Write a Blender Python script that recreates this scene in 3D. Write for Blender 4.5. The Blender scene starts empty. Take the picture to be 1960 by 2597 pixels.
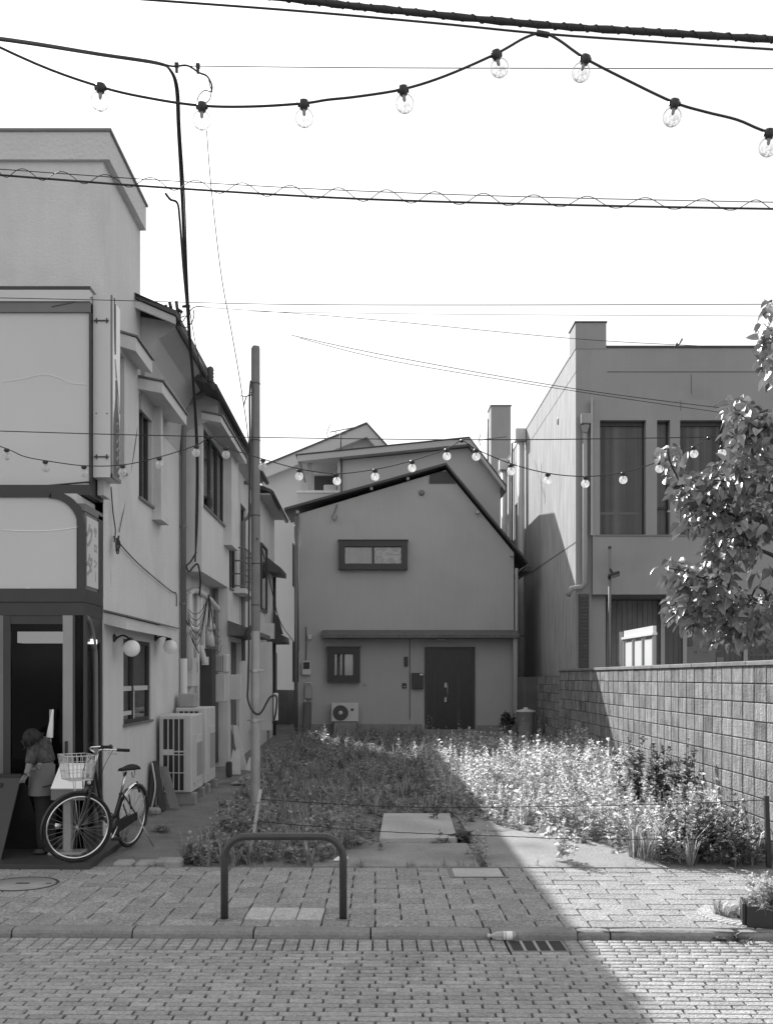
import bpy, bmesh, math, random
import numpy as np
from mathutils import Vector, Matrix, Quaternion
random.seed(7); rng = np.random.default_rng(7)
S = bpy.context.scene
R = math.radians
# ------------------------------------------------------------------ camera
F, H, CX, HY = 2600.0, 1.87, 953.0, 1718.0        # focal length in photo pixels, eye height, principal point
cam = bpy.data.cameras.new('camera'); co = bpy.data.objects.new('camera', cam)
S.collection.objects.link(co); S.camera = co
co.location = (0, 0, H); co.rotation_euler = (R(90), 0, 0)
cam.sensor_fit = 'HORIZONTAL'; cam.sensor_width = 36; cam.lens = F / 1960 * 36
cam.shift_x = (980 - CX) / 1960; cam.shift_y = (HY - 1298.5) / 1960
cam.clip_start = 0.05; cam.clip_end = 3000
# ------------------------------------------------------------------ sky and sun (black-and-white photograph)
SUN = Vector((-0.62, 1.40, 1.0)).normalized()
elev = math.asin(SUN.z); azim = math.atan2(SUN.x, SUN.y)
w = bpy.data.worlds.new('World'); S.world = w; w.use_nodes = True
nt = w.node_tree; nt.nodes.clear()
sky = nt.nodes.new('ShaderNodeTexSky'); sky.sky_type = 'NISHITA'; sky.sun_disc = False
sky.sun_elevation = elev; sky.sun_rotation = azim; sky.altitude = 50; sky.dust_density = 2.5; sky.air_density = 1.0
bw = nt.nodes.new('ShaderNodeRGBToBW'); bg = nt.nodes.new('ShaderNodeBackground'); out = nt.nodes.new('ShaderNodeOutputWorld')
nt.links.new(sky.outputs[0], bw.inputs[0]); # hazy sky: the same for all directions, the glare round the sun compressed
mr_ = nt.nodes.new('ShaderNodeMapRange'); mr_.inputs[1].default_value = 1.7; mr_.inputs[2].default_value = 19.0; mr_.inputs[3].default_value = 1.7; mr_.inputs[4].default_value = 2.9
mn_ = nt.nodes.new('ShaderNodeMath'); mn_.operation = 'MINIMUM'
nt.links.new(bw.outputs[0], mr_.inputs[0]); nt.links.new(bw.outputs[0], mn_.inputs[0]); nt.links.new(mr_.outputs[0], mn_.inputs[1]); nt.links.new(mn_.outputs[0], bg.inputs[0])
nt.links.new(bg.outputs[0], out.inputs[0])
bg.inputs[1].default_value = 0.15
sl = bpy.data.lights.new('sun', 'SUN'); sl.energy = 2.05; sl.angle = R(0.5); sl.color = (1, 1, 1)
so = bpy.data.objects.new('sun', sl); S.collection.objects.link(so)
so.location = SUN * 60; so.rotation_euler = SUN.to_track_quat('Z', 'Y').to_euler()
S.view_settings.view_transform = 'Standard'; S.view_settings.look = 'None'
S.view_settings.exposure = 1.97; S.view_settings.gamma = 1; S.view_settings.use_curve_mapping = False
S.cycles.max_bounces = 6; S.cycles.transparent_max_bounces = 16
# ------------------------------------------------------------------ helpers
def P(px, py, D): return Vector(((px - CX) * D / F, D, H - (py - HY) * D / F))
def XX(px, D): return (px - CX) * D / F
def ZZ(py, D): return H - (py - HY) * D / F
def gz(D): return max(0.0, 0.025 * (D - 10.05))
def link(o): S.collection.objects.link(o); return o

def mat(name, v, rough=0.85, mott=(3, .12), streak=0.0, speck=0.0, bump=(60, .15), spec=0.3, metal=0.0, vary=0.0, trans=0.0, stain=0.0, sscale=5):
    m = bpy.data.materials.new(name); m.use_nodes = True; t = m.node_tree; N = t.nodes; L = t.links
    b = N['Principled BSDF']; b.inputs['Roughness'].default_value = rough; b.inputs['Metallic'].default_value = metal
    b.inputs['Specular IOR Level'].default_value = spec
    tc = N.new('ShaderNodeTexCoord'); oi = N.new('ShaderNodeObjectInfo'); ge = N.new('ShaderNodeNewGeometry')
    ad = N.new('ShaderNodeMath'); ad.operation = 'ADD'; L.new(oi.outputs['Random'], ad.inputs[0]); L.new(ge.outputs['Random Per Island'], ad.inputs[1])
    fr = N.new('ShaderNodeMath'); fr.operation = 'FRACT'; L.new(ad.outputs[0], fr.inputs[0])
    ww = N.new('ShaderNodeMath'); ww.operation = 'MULTIPLY'; L.new(oi.outputs['Random'], ww.inputs[0]); ww.inputs[1].default_value = 31
    def noise(scale, stretch=None, det=4):
        n = N.new('ShaderNodeTexNoise'); n.noise_dimensions = '4D'; n.inputs['Scale'].default_value = scale; n.inputs['Detail'].default_value = det
        L.new(ww.outputs[0], n.inputs['W'])
        if stretch:
            mp = N.new('ShaderNodeMapping'); mp.inputs['Scale'].default_value = stretch; L.new(tc.outputs['Object'], mp.inputs[0]); L.new(mp.outputs[0], n.inputs['Vector'])
        else: L.new(tc.outputs['Object'], n.inputs['Vector'])
        return n.outputs['Fac']
    def centred(sock, amt):       # 1 + (x-0.5)*2*amt
        mr = N.new('ShaderNodeMapRange'); mr.inputs[1].default_value = .25; mr.inputs[2].default_value = .75
        mr.inputs[3].default_value = 1 - amt; mr.inputs[4].default_value = 1 + amt; L.new(sock, mr.inputs[0]); return mr.outputs[0]
    val = N.new('ShaderNodeValue'); val.outputs[0].default_value = v; cur = val.outputs[0]
    def mul(a, bsock):
        k = N.new('ShaderNodeMath'); k.operation = 'MULTIPLY'; L.new(a, k.inputs[0]); L.new(bsock, k.inputs[1]); return k.outputs[0]
    if mott and mott[1]: cur = mul(cur, centred(noise(mott[0]), mott[1]))
    if streak: cur = mul(cur, centred(noise(sscale, (2.2, 2.2, .16), 6), streak))
    if stain:
        mr = N.new('ShaderNodeMapRange'); mr.inputs[1].default_value = .52; mr.inputs[2].default_value = .68
        mr.inputs[3].default_value = 1; mr.inputs[4].default_value = 1 - stain; L.new(noise(1.3, None, 7), mr.inputs[0]); cur = mul(cur, mr.outputs[0])
    if speck: cur = mul(cur, centred(noise(48, None, 5), speck))
    if vary:
        mr = N.new('ShaderNodeMapRange'); mr.inputs[3].default_value = 1 - vary; mr.inputs[4].default_value = 1 + vary; L.new(fr.outputs[0], mr.inputs[0]); cur = mul(cur, mr.outputs[0])
    L.new(cur, b.inputs['Base Color'])
    if bump and bump[1]:
        bn = N.new('ShaderNodeBump'); bn.inputs['Strength'].default_value = bump[1]; bn.inputs['Distance'].default_value = .02
        L.new(noise(bump[0], None, 5), bn.inputs['Height']); L.new(bn.outputs[0], b.inputs['Normal'])
    if trans:
        tr = N.new('ShaderNodeBsdfTranslucent'); tk = N.new('ShaderNodeMath'); tk.operation = 'MULTIPLY'; tk.inputs[1].default_value = 1.7; L.new(cur, tk.inputs[0]); L.new(tk.outputs[0], tr.inputs[0]); mx = N.new('ShaderNodeMixShader'); mx.inputs[0].default_value = trans
        o = N['Material Output']; L.new(b.outputs[0], mx.inputs[1]); L.new(tr.outputs[0], mx.inputs[2]); L.new(mx.outputs[0], o.inputs[0])
    return m
def glassmat(name, clear, gloss=.10, milk=0.0, edge=.35, top=.85):
    m = bpy.data.materials.new(name); m.use_nodes = True; t = m.node_tree; N = t.nodes; L = t.links; N.remove(N['Principled BSDF'])
    tr = N.new('ShaderNodeBsdfTransparent'); tr.inputs[0].default_value = (clear, clear, clear, 1)
    gl = N.new('ShaderNodeBsdfGlossy'); gl.inputs['Roughness'].default_value = .02; gl.inputs[0].default_value = (.95, .95, .95, 1)
    lw = N.new('ShaderNodeLayerWeight'); lw.inputs[0].default_value = edge
    mr = N.new('ShaderNodeMapRange'); mr.inputs[3].default_value = gloss; mr.inputs[4].default_value = top; L.new(lw.outputs['Fresnel'], mr.inputs[0])
    mx = N.new('ShaderNodeMixShader'); L.new(mr.outputs[0], mx.inputs[0]); L.new(tr.outputs[0], mx.inputs[1]); L.new(gl.outputs[0], mx.inputs[2])
    last = mx.outputs[0]
    if milk:
        tl = N.new('ShaderNodeBsdfTranslucent'); df = N.new('ShaderNodeBsdfDiffuse'); tl.inputs[0].default_value = df.inputs[0].default_value = (.9, .9, .9, 1)
        a = N.new('ShaderNodeMixShader'); L.new(tl.outputs[0], a.inputs[1]); L.new(df.outputs[0], a.inputs[2]); a.inputs[0].default_value = .4
        m2 = N.new('ShaderNodeMixShader'); m2.inputs[0].default_value = milk; L.new(last, m2.inputs[1]); L.new(a.outputs[0], m2.inputs[2]); last = m2.outputs[0]
    L.new(last, N['Material Output'].inputs[0]); return m
def pleat(name, v, amt, scale):
    m = mat(name, v, .9, (4, .08), bump=None); t = m.node_tree; N = t.nodes; L = t.links; b = N['Principled BSDF']
    src = b.inputs['Base Color'].links[0].from_socket
    tc = N.new('ShaderNodeTexCoord'); mp = N.new('ShaderNodeMapping'); mp.inputs['Scale'].default_value = (scale, scale, .05); L.new(tc.outputs['Object'], mp.inputs[0])
    n = N.new('ShaderNodeTexNoise'); n.inputs['Scale'].default_value = 1; n.inputs['Detail'].default_value = 2; L.new(mp.outputs[0], n.inputs['Vector'])
    mr = N.new('ShaderNodeMapRange'); mr.inputs[1].default_value = .3; mr.inputs[2].default_value = .7; mr.inputs[3].default_value = 1 - amt; mr.inputs[4].default_value = 1 + amt; L.new(n.outputs[0], mr.inputs[0])
    k = N.new('ShaderNodeMath'); k.operation = 'MULTIPLY'; L.new(src, k.inputs[0]); L.new(mr.outputs[0], k.inputs[1]); L.new(k.outputs[0], b.inputs['Base Color']); return m

M = dict(
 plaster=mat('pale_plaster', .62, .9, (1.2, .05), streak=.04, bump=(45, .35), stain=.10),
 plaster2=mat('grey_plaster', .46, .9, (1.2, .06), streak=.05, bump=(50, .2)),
 cream=mat('smooth_panel', .60, .6, (1.0, .04), bump=(8, .05), spec=.4),
 signwhite=mat('sign_white', .88, .5, (1, .03), bump=None, spec=.4),
 band=mat('rough_plaster', .60, .95, (2, .06), bump=(26, .8)),
 house=mat('grey_house_render', .42, .95, (.7, .07), streak=.03, bump=(50, .5), stain=.06),
 house2=mat('second_house_render', .42, .9, (.8, .05), bump=(60, .2)),
 house3=mat('far_house_render', .46, .9, (.8, .05), bump=(60, .1)),
 conc=mat('painted_concrete', .31, .85, (.8, .08), streak=.025, bump=(40, .15), stain=.07),
 concside=mat('weathered_concrete', .36, .9, (1.4, .07), sscale=8, streak=.36, bump=(40, .2)),
 concjoint=mat('concrete_joint', .16, .9, (3, .2), bump=None),
 darkboard=mat('dark_board', .13, .7, (3, .15), streak=.2, bump=(40, .1)),
 darktile=mat('dark_tile', .07, .7, (20, .2), bump=(60, .3)),
 roof=mat('dark_roof', .09, .7, (3, .2), bump=(30, .2)),
 trim=mat('dark_trim', .05, .5, (4, .1), bump=None, spec=.4),
 trim2=mat('grey_metal_trim', .16, .45, (4, .1), bump=None, spec=.5),
 post=mat('aluminium_post', .34, .4, (5, .06), bump=None, metal=.4, spec=.5),
 black=mat('black_paint', .022, .4, (6, .2), bump=(30, .05), spec=.5),
 rubber=mat('black_rubber', .02, .75, (8, .2), bump=None),
 cable=mat('cable_sheath', .045, .6, (8, .2), bump=None),
 interior=mat('dark_interior', .10, .9, (2, .3), bump=None),
 white=mat('white_paint', .78, .45, (3, .04), bump=None, spec=.4),
 offwhite=mat('aged_white_plastic', .55, .6, (3, .08), streak=.08, bump=None, spec=.4),
 pipe=mat('pale_pipe', .58, .5, (4, .07), streak=.05, bump=None, spec=.4),
 greybox=mat('grey_box', .33, .6, (4, .08), bump=None),
 chrome=mat('chrome', .75, .22, (9, .08), bump=None, metal=1),
 steel=mat('dull_steel', .42, .45, (9, .1), bump=None, metal=.7),
 galv=mat('galvanised_pole', .19, .55, (6, .12), streak=.12, bump=(60, .08), metal=.3),
 galv2=mat('galvanised_sleeve', .32, .5, (6, .12), streak=.12, bump=(60, .08), metal=.3),
 hoop=mat('painted_steel_hoop', .05, .35, (14, .2), speck=.15, bump=(90, .1), spec=.5),
 brick=mat('paving_brick', .34, .9, (9, .14), speck=.30, bump=(55, 1.0), vary=.14, stain=.16),
 joint=mat('dark_joint_sand', .025, 1, (30, .3), bump=(90, .5)),
 slab=mat('paving_slab', .32, .92, (5, .16), speck=.55, bump=(50, 1.3), vary=.10, stain=.16),
 slablight=mat('worn_paving_slab', .50, .92, (9, .2), speck=.3, bump=(60, 1.0), vary=.05),
 kerb=mat('kerb_concrete', .24, .92, (6, .15), streak=.05, speck=.15, bump=(50, .6), stain=.25),
 pad=mat('cast_concrete', .27, .92, (2.6, .22), speck=.22, bump=(40, .6), stain=.40),
 padlight=mat('pale_concrete', .42, .92, (2.6, .2), speck=.18, bump=(40, .5), stain=.30),
 earth=mat('bare_earth', .19, 1, (2.2, .25), speck=.25, bump=(16, .8), stain=.3),
 block=mat('concrete_block', .27, .93, (9, .22), streak=.6, speck=.16, bump=(40, .9), vary=.2, stain=.62, sscale=11),
 mortar=mat('block_mortar', .10, 1, (8, .2), bump=None),
 cover=mat('cast_iron_cover', .34, .6, (8, .12), bump=(120, .4), metal=.2),
 stone=mat('rough_stone', .30, .95, (6, .2), bump=(18, .8)),
 wood=mat('weathered_wood', .24, .85, (3, .15), streak=.3, bump=(30, .2)),
 bamboo=mat('bamboo', .36, .7, (6, .2), streak=.1, bump=None),
 rope=mat('dark_wire', .04, .8, (40, .3), bump=None),
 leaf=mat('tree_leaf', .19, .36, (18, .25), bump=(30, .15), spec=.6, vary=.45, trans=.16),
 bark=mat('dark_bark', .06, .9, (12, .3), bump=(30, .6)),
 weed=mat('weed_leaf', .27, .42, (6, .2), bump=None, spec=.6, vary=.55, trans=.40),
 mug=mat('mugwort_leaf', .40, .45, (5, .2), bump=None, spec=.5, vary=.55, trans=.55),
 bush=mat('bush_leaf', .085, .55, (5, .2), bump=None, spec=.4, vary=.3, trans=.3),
 dry=mat('dry_stem', .22, .8, (6, .2), bump=None, trans=.2),
 puff=mat('seed_head', .45, .9, (9, .1), bump=None, trans=.5),
 skin=mat('skin', .20, .6, (6, .05), bump=None), hair=mat('dark_hair', .02, .6, (30, .2), bump=None),
 plaid=mat('dark_checked_shirt', .07, .9, (26, .6), bump=(40, .2)), apron=mat('pale_apron', .15, .9, (5, .08), bump=None),
 cloth=mat('dark_trousers', .03, .9, (5, .1), bump=None), parasol=mat('white_canvas', .75, .9, (5, .06), bump=None),
 print_=mat('dark_print', .12, .6, None, bump=None), print2=mat('grey_print', .34, .6, None, bump=None), paper=mat('pale_paper', .50, .8, (5, .05), bump=None),
 globe=mat('opal_globe', .85, .3, None, bump=None, spec=.5, trans=.3),
 curtain=pleat('pleated_curtain', .24, .5, 9), curtain2=pleat('pale_curtain', .42, .3, 9), blind=pleat('dark_shutter_boards', .07, .45, 14),
 pane=glassmat('window_pane', .72, .06), office=glassmat('office_glass', .80, .0, 0, .28, .6), darkpane=glassmat('shop_glass', .42, 0, 0, .2, .6), bulb=glassmat('bulb_glass', .98, .02, .03, .12, .8), bulb2=glassmat('small_bulb_glass', .95, .06, .42), pet=glassmat('bottle_plastic', .8, .14, .35),
)
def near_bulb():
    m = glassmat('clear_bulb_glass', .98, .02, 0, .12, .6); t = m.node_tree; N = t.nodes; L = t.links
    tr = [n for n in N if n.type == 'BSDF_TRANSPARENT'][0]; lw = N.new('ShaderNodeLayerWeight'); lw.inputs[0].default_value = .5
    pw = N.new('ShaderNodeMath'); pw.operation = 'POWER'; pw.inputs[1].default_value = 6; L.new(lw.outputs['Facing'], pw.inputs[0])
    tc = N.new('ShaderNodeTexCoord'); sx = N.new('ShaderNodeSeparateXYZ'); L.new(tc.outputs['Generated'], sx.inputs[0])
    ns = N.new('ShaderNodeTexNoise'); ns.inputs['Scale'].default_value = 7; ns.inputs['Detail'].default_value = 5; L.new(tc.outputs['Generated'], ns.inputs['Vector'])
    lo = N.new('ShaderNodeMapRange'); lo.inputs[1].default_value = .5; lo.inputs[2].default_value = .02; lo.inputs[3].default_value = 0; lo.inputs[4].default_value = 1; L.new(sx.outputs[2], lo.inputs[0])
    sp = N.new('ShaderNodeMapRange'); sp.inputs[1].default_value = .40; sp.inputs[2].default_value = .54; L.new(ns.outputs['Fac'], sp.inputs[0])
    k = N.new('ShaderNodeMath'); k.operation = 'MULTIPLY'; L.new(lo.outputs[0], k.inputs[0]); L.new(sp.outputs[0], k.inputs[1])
    a = N.new('ShaderNodeMath'); a.operation = 'MAXIMUM'; L.new(pw.outputs[0], a.inputs[0]); L.new(k.outputs[0], a.inputs[1])   # lower speckle and rim tinted dark to stand for reflection and refraction
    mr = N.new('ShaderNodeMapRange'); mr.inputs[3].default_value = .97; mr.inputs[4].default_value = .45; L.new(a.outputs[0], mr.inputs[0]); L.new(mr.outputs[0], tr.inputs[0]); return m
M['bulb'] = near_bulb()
def lamp_mat():
    m = mat('lit_lamp', .8, .5, None, bump=None); b = m.node_tree.nodes['Principled BSDF']; b.inputs['Emission Color'].default_value = (1, 1, 1, 1); b.inputs['Emission Strength'].default_value = .35; return m
M['lit'] = lamp_mat()
M['recess'] = mat('recessed_boards', .24, .8, (3, .15), streak=.2, bump=(40, .1))
def wavy():
    m = mat('rippled_reflection', .5, .6, None, bump=None); t = m.node_tree; N = t.nodes; L = t.links  # pale and dark ripples in the colour stand for a pane's reflection
    tc = N.new('ShaderNodeTexCoord'); n = N.new('ShaderNodeTexNoise'); n.inputs['Scale'].default_value = 2.6; n.inputs['Detail'].default_value = 2; n.inputs['Distortion'].default_value = 2.5; L.new(tc.outputs['Object'], n.inputs['Vector'])
    c = N.new('ShaderNodeValToRGB'); c.color_ramp.interpolation = 'EASE'; c.color_ramp.elements[0].position = .42; c.color_ramp.elements[0].color = (.22, .22, .22, 1); c.color_ramp.elements[1].position = .56; c.color_ramp.elements[1].color = (.85, .85, .85, 1)
    L.new(n.outputs['Fac'], c.inputs[0]); L.new(c.outputs[0], N['Principled BSDF'].inputs['Base Color']); return m
M['wavy'] = wavy()
def frosted():
    m = mat('frosted_pane', .62, .25, (3, .05), bump=None, spec=.5); return m
M['frost'] = frosted()

class MB:
    def __init__(s): s.v = []; s.f = []; s.sm = []
    def add(s, vs, fs, smooth=False):
        o = len(s.v); s.v += [tuple(q) for q in vs]; s.f += [tuple(i + o for i in f) for f in fs]; s.sm += [smooth] * len(fs); return s
    def box(s, x0, x1, y0, y1, z0, z1, mx=None, bev=0):
        x0, x1 = min(x0, x1), max(x0, x1); y0, y1 = min(y0, y1), max(y0, y1); z0, z1 = min(z0, z1), max(z0, z1)
        if bev:
            bm = bmesh.new(); bmesh.ops.create_cube(bm, size=1)
            for q in bm.verts: q.co = Vector((x0 + (q.co.x + .5) * (x1 - x0), y0 + (q.co.y + .5) * (y1 - y0), z0 + (q.co.z + .5) * (z1 - z0)))
            bmesh.ops.bevel(bm, geom=bm.edges[:], offset=bev, segments=1, affect='EDGES')
            bm.verts.index_update(); vs = [q.co.copy() for q in bm.verts]; fs = [[q.index for q in f.verts] for f in bm.faces]; bm.free()
        else:
            vs = [Vector(c) for c in ((x0, y0, z0), (x1, y0, z0), (x1, y1, z0), (x0, y1, z0), (x0, y0, z1), (x1, y0, z1), (x1, y1, z1), (x0, y1, z1))]
            fs = [(0, 3, 2, 1), (4, 5, 6, 7), (0, 1, 5, 4), (1, 2, 6, 5), (2, 3, 7, 6), (3, 0, 4, 7)]
        if mx is not None: vs = [mx @ q for q in vs]
        return s.add(vs, fs)
    def tube(s, pts, r, n=8, closed=False, caps=True):
        pts = [Vector(p) for p in pts]; k = len(pts); rs = r if isinstance(r, (list, tuple)) else [r] * k
        vs = []; nrm = None
        for i, p in enumerate(pts):
            a = pts[(i - 1) % k] if (closed or i > 0) else p; b = pts[(i + 1) % k] if (closed or i < k - 1) else p
            t = (b - a); t = t.normalized() if t.length > 1e-9 else Vector((0, 0, 1))
            if nrm is None: nrm = t.orthogonal().normalized()
            nrm = (nrm - t * nrm.dot(t)); nrm = nrm.normalized() if nrm.length > 1e-6 else t.orthogonal().normalized()
            bn = t.cross(nrm)
            vs += [p + (nrm * math.cos(2 * math.pi * j / n) + bn * math.sin(2 * math.pi * j / n)) * rs[i] for j in range(n)]
        fs = []
        for i in range(k if closed else k - 1):
            for j in range(n):
                a, b = i * n + j, i * n + (j + 1) % n; i2 = (i + 1) % k; fs.append((a, b, i2 * n + (j + 1) % n, i2 * n + j))
        s.add(vs, fs, n > 5)
        if caps and not closed:
            o = len(s.v) - len(vs); s.f += [tuple(o + j for j in reversed(range(n))), tuple(o + (k - 1) * n + j for j in range(n))]; s.sm += [False, False]
        return s
    def lathe(s, base, axis, prof, n=14):      # prof: (radius, distance along axis)
        base = Vector(base); ax = Vector(axis).normalized(); u = ax.orthogonal().normalized(); w_ = ax.cross(u); vs = []
        for r, h in prof: vs += [base + ax * h + (u * math.cos(2 * math.pi * j / n) + w_ * math.sin(2 * math.pi * j / n)) * max(r, 1e-4) for j in range(n)]
        fs = [(i * n + j, i * n + (j + 1) % n, (i + 1) * n + (j + 1) % n, (i + 1) * n + j) for i in range(len(prof) - 1) for j in range(n)]
        return s.add(vs, fs, True)
    def ball(s, c, r, n=14, sc=(1, 1, 1)):
        c = Vector(c); m = n // 2
        vs = [c + Vector((r * sc[0] * math.sin(math.pi * i / m) * math.cos(2 * math.pi * j / n), r * sc[1] * math.sin(math.pi * i / m) * math.sin(2 * math.pi * j / n), r * sc[2] * math.cos(math.pi * i / m))) for i in range(m + 1) for j in range(n)]
        fs = [(i * n + j, (i + 1) * n + j, (i + 1) * n + (j + 1) % n, i * n + (j + 1) % n) for i in range(m) for j in range(n)]
        return s.add(vs, fs, True)
    def prism(s, poly, off):                    # poly: 3D points; off: extrusion vector
        poly = [Vector(p) for p in poly]; off = Vector(off); n = len(poly)
        return s.add(poly + [p + off for p in poly], [tuple(range(n))[::-1], tuple(range(n, 2 * n))] + [(i, (i + 1) % n, n + (i + 1) % n, n + i) for i in range(n)])
    def quad(s, a, b, c, d): return s.add([a, b, c, d], [(0, 1, 2, 3)])
    def wall(s, axis, pos, th, u0, u1, v0, v1, holes):   # axis 'Y': facing -Y at y=pos; 'X': facing +X at x=pos, th goes behind
        us = sorted({u0, u1, *[c for h in holes for c in h[:2] if u0 < c < u1]}); vs_ = sorted({v0, v1, *[c for h in holes for c in h[2:4] if v0 < c < v1]})
        def pt(u, v, d): return (u, pos + d, v) if axis == 'Y' else (pos - d, u, v)
        def solid(i, j):
            if not (0 <= i < len(us) - 1 and 0 <= j < len(vs_) - 1): return False
            a, b = (us[i] + us[i + 1]) / 2, (vs_[j] + vs_[j + 1]) / 2
            return not any(h[0] < a < h[1] and h[2] < b < h[3] for h in holes)
        for i in range(len(us) - 1):
            for j in range(len(vs_) - 1):
                if not solid(i, j): continue
                a, b, c, d = us[i], us[i + 1], vs_[j], vs_[j + 1]
                s.quad(pt(a, c, 0), pt(b, c, 0), pt(b, d, 0), pt(a, d, 0)); s.quad(pt(a, d, th), pt(b, d, th), pt(b, c, th), pt(a, c, th))
                for (ii, jj, p, q) in ((i - 1, j, (a, c), (a, d)), (i + 1, j, (b, d), (b, c)), (i, j - 1, (b, c), (a, c)), (i, j + 1, (a, d), (b, d))):
                    if not solid(ii, jj): s.quad(pt(*p, 0), pt(*q, 0), pt(*q, th), pt(*p, th))
        return s
    def mesh(s, name, m=None):
        me = bpy.data.meshes.new(name); me.from_pydata(s.v, [], s.f); me.polygons.foreach_set('use_smooth', s.sm)
        if m: me.materials.append(M[m] if isinstance(m, str) else m)
        me.update(); return me
    def build(s, name, m, parent=None):
        return put(name, s.mesh(name, m), parent)
def put(name, me, parent=None):
    o = link(bpy.data.objects.new(name, me))
    if parent is not None:
        o.parent = parent
        q = parent; t = Matrix.Identity(4)
        if parent.type == 'EMPTY': t = Matrix.Translation(-parent.location)
        o.matrix_parent_inverse = t
    return o
def thing(name, label, cat, loc=(0, 0, 0), group=None):
    o = link(bpy.data.objects.new(name, None)); o.location = loc; o.empty_display_size = .1; o['label'] = label; o['category'] = cat
    if group: o['group'] = group
    return o
def tag(o, label, cat, group=None):
    o['label'] = label; o['category'] = cat
    if group: o['group'] = group
    return o
def struct(o): o['kind'] = 'structure'; return o
def stuff(o): o['kind'] = 'stuff'; return o
def bx(*a, **k): return MB().box(*a, **k)
def tb(*a, **k): return MB().tube(*a, **k)
def spline(pts, n=6):
    pts = [Vector(p) for p in pts]; q = [pts[0]] + pts + [pts[-1]]; o = []
    for i in range(1, len(q) - 2):
        a, b, c, d = q[i - 1:i + 3]
        for k in range(n):
            t = k / n; o.append(.5 * ((2 * b) + (c - a) * t + (2 * a - 5 * b + 4 * c - d) * t * t + (3 * b - a - 3 * c + d) * t ** 3))
    return o + [pts[-1]]
def npmesh(name, V, Q, m, parent=None):
    V = np.asarray(V, np.float32); Q = np.asarray(Q, np.int32); me = bpy.data.meshes.new(name); k = Q.shape[1]
    me.vertices.add(len(V)); me.vertices.foreach_set('co', V.ravel()); me.loops.add(Q.size); me.loops.foreach_set('vertex_index', Q.ravel())
    me.polygons.add(len(Q)); me.polygons.foreach_set('loop_start', np.arange(0, Q.size, k, dtype=np.int32)); me.update(calc_edges=True); me.validate()
    me.materials.append(M[m]); return put(name, me, parent)
def text_mesh(body, size, mx, m, name, parent, extr=.002, bold=.008):
    cu = bpy.data.curves.new(name, 'FONT'); cu.body = body; cu.size = size; cu.extrude = extr; cu.offset = bold * size / .3; cu.align_x = 'CENTER'; cu.align_y = 'CENTER'
    o = link(bpy.data.objects.new(name + '_tmp', cu)); dg = bpy.context.evaluated_depsgraph_get(); me = bpy.data.meshes.new_from_object(o.evaluated_get(dg))
    bpy.data.objects.remove(o); me.transform(mx); me.materials.clear(); me.materials.append(M[m]); me.name = name; return put(name, me, parent)
def skin_mesh(name, verts, edges, radii, m, parent, sub=1, root=0):
    me = bpy.data.meshes.new(name); me.from_pydata([tuple(v) for v in verts], edges, []); o = link(bpy.data.objects.new(name + '_tmp', me))
    md = o.modifiers.new('s', 'SKIN'); sb = o.modifiers.new('u', 'SUBSURF'); sb.levels = sub
    for i, r in enumerate(radii):
        q = me.skin_vertices[0].data[i]; q.radius = r if isinstance(r, tuple) else (r, r); q.use_root = (i == root)
    dg = bpy.context.evaluated_depsgraph_get(); me2 = bpy.data.meshes.new_from_object(o.evaluated_get(dg)); bpy.data.objects.remove(o)
    me2.materials.clear(); me2.materials.append(M[m]); me2.polygons.foreach_set('use_smooth', [True] * len(me2.polygons)); me2.name = name
    return put(name, me2, parent)
# ------------------------------------------------------------------ ground, road, pavement, kerb
SK = -0.020
def yk(x, y): return y + SK * x
MB().quad((-500, -200, -.14), (500, -200, -.14), (500, 900, -.14), (-500, 900, -.14)).build('ground', 'earth')['kind'] = 'structure'
def sheet(name, x0, x1, ya, yb, z, m):
    n = 16; v = []; q = []
    for i in range(n + 1):
        x = x0 + (x1 - x0) * i / n; v += [(x, ya + (SK * x if ya > 0 else 0), z), (x, yb + SK * x, z)]
    for i in range(n): q.append((2 * i, 2 * i + 2, 2 * i + 3, 2 * i + 1))
    return struct(npmesh(name, v, q, m))
road = sheet('road', -30, 30, -3.2, 7.62, -.098, 'joint')
pavement = sheet('pavement', -30, 30, 7.60, 10.06, -.012, 'joint')
ang = math.atan(SK)
def bevel_arrays(lx, ly, lz, bev):
    m = MB().box(-lx / 2, lx / 2, -ly / 2, ly / 2, -lz, 0, bev=bev); q = [f for f in m.f]
    return m
def replicate(items, lx, ly, lz, bev, name, m, parent):
    """many alike pieces joined into one part: items of (x, y, z, tilt a, tilt b, scale x, scale y)"""
    b = bevel_arrays(lx, ly, lz, bev); base = np.array(b.v); tris = []
    for f in b.f:
        for i in range(1, len(f) - 1): tris.append((f[0], f[i], f[i + 1]))
    tris = np.array(tris); it = np.array(items); k = len(base)
    X = base[None, :, 0] * it[:, 5:6]; Y = base[None, :, 1] * it[:, 6:7]; Z = base[None, :, 2] + X * it[:, 3:4] + Y * it[:, 4:5]
    c, s_ = math.cos(ang), math.sin(ang)
    V = np.stack([it[:, 0:1] + X * c - Y * s_, it[:, 1:2] + X * s_ + Y * c, it[:, 2:3] + Z], -1).reshape(-1, 3)
    Q = (tris[None] + (np.arange(len(it)) * k)[:, None, None]).reshape(-1, 3)
    return stuff(npmesh(name, V, Q, m, parent))
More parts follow.
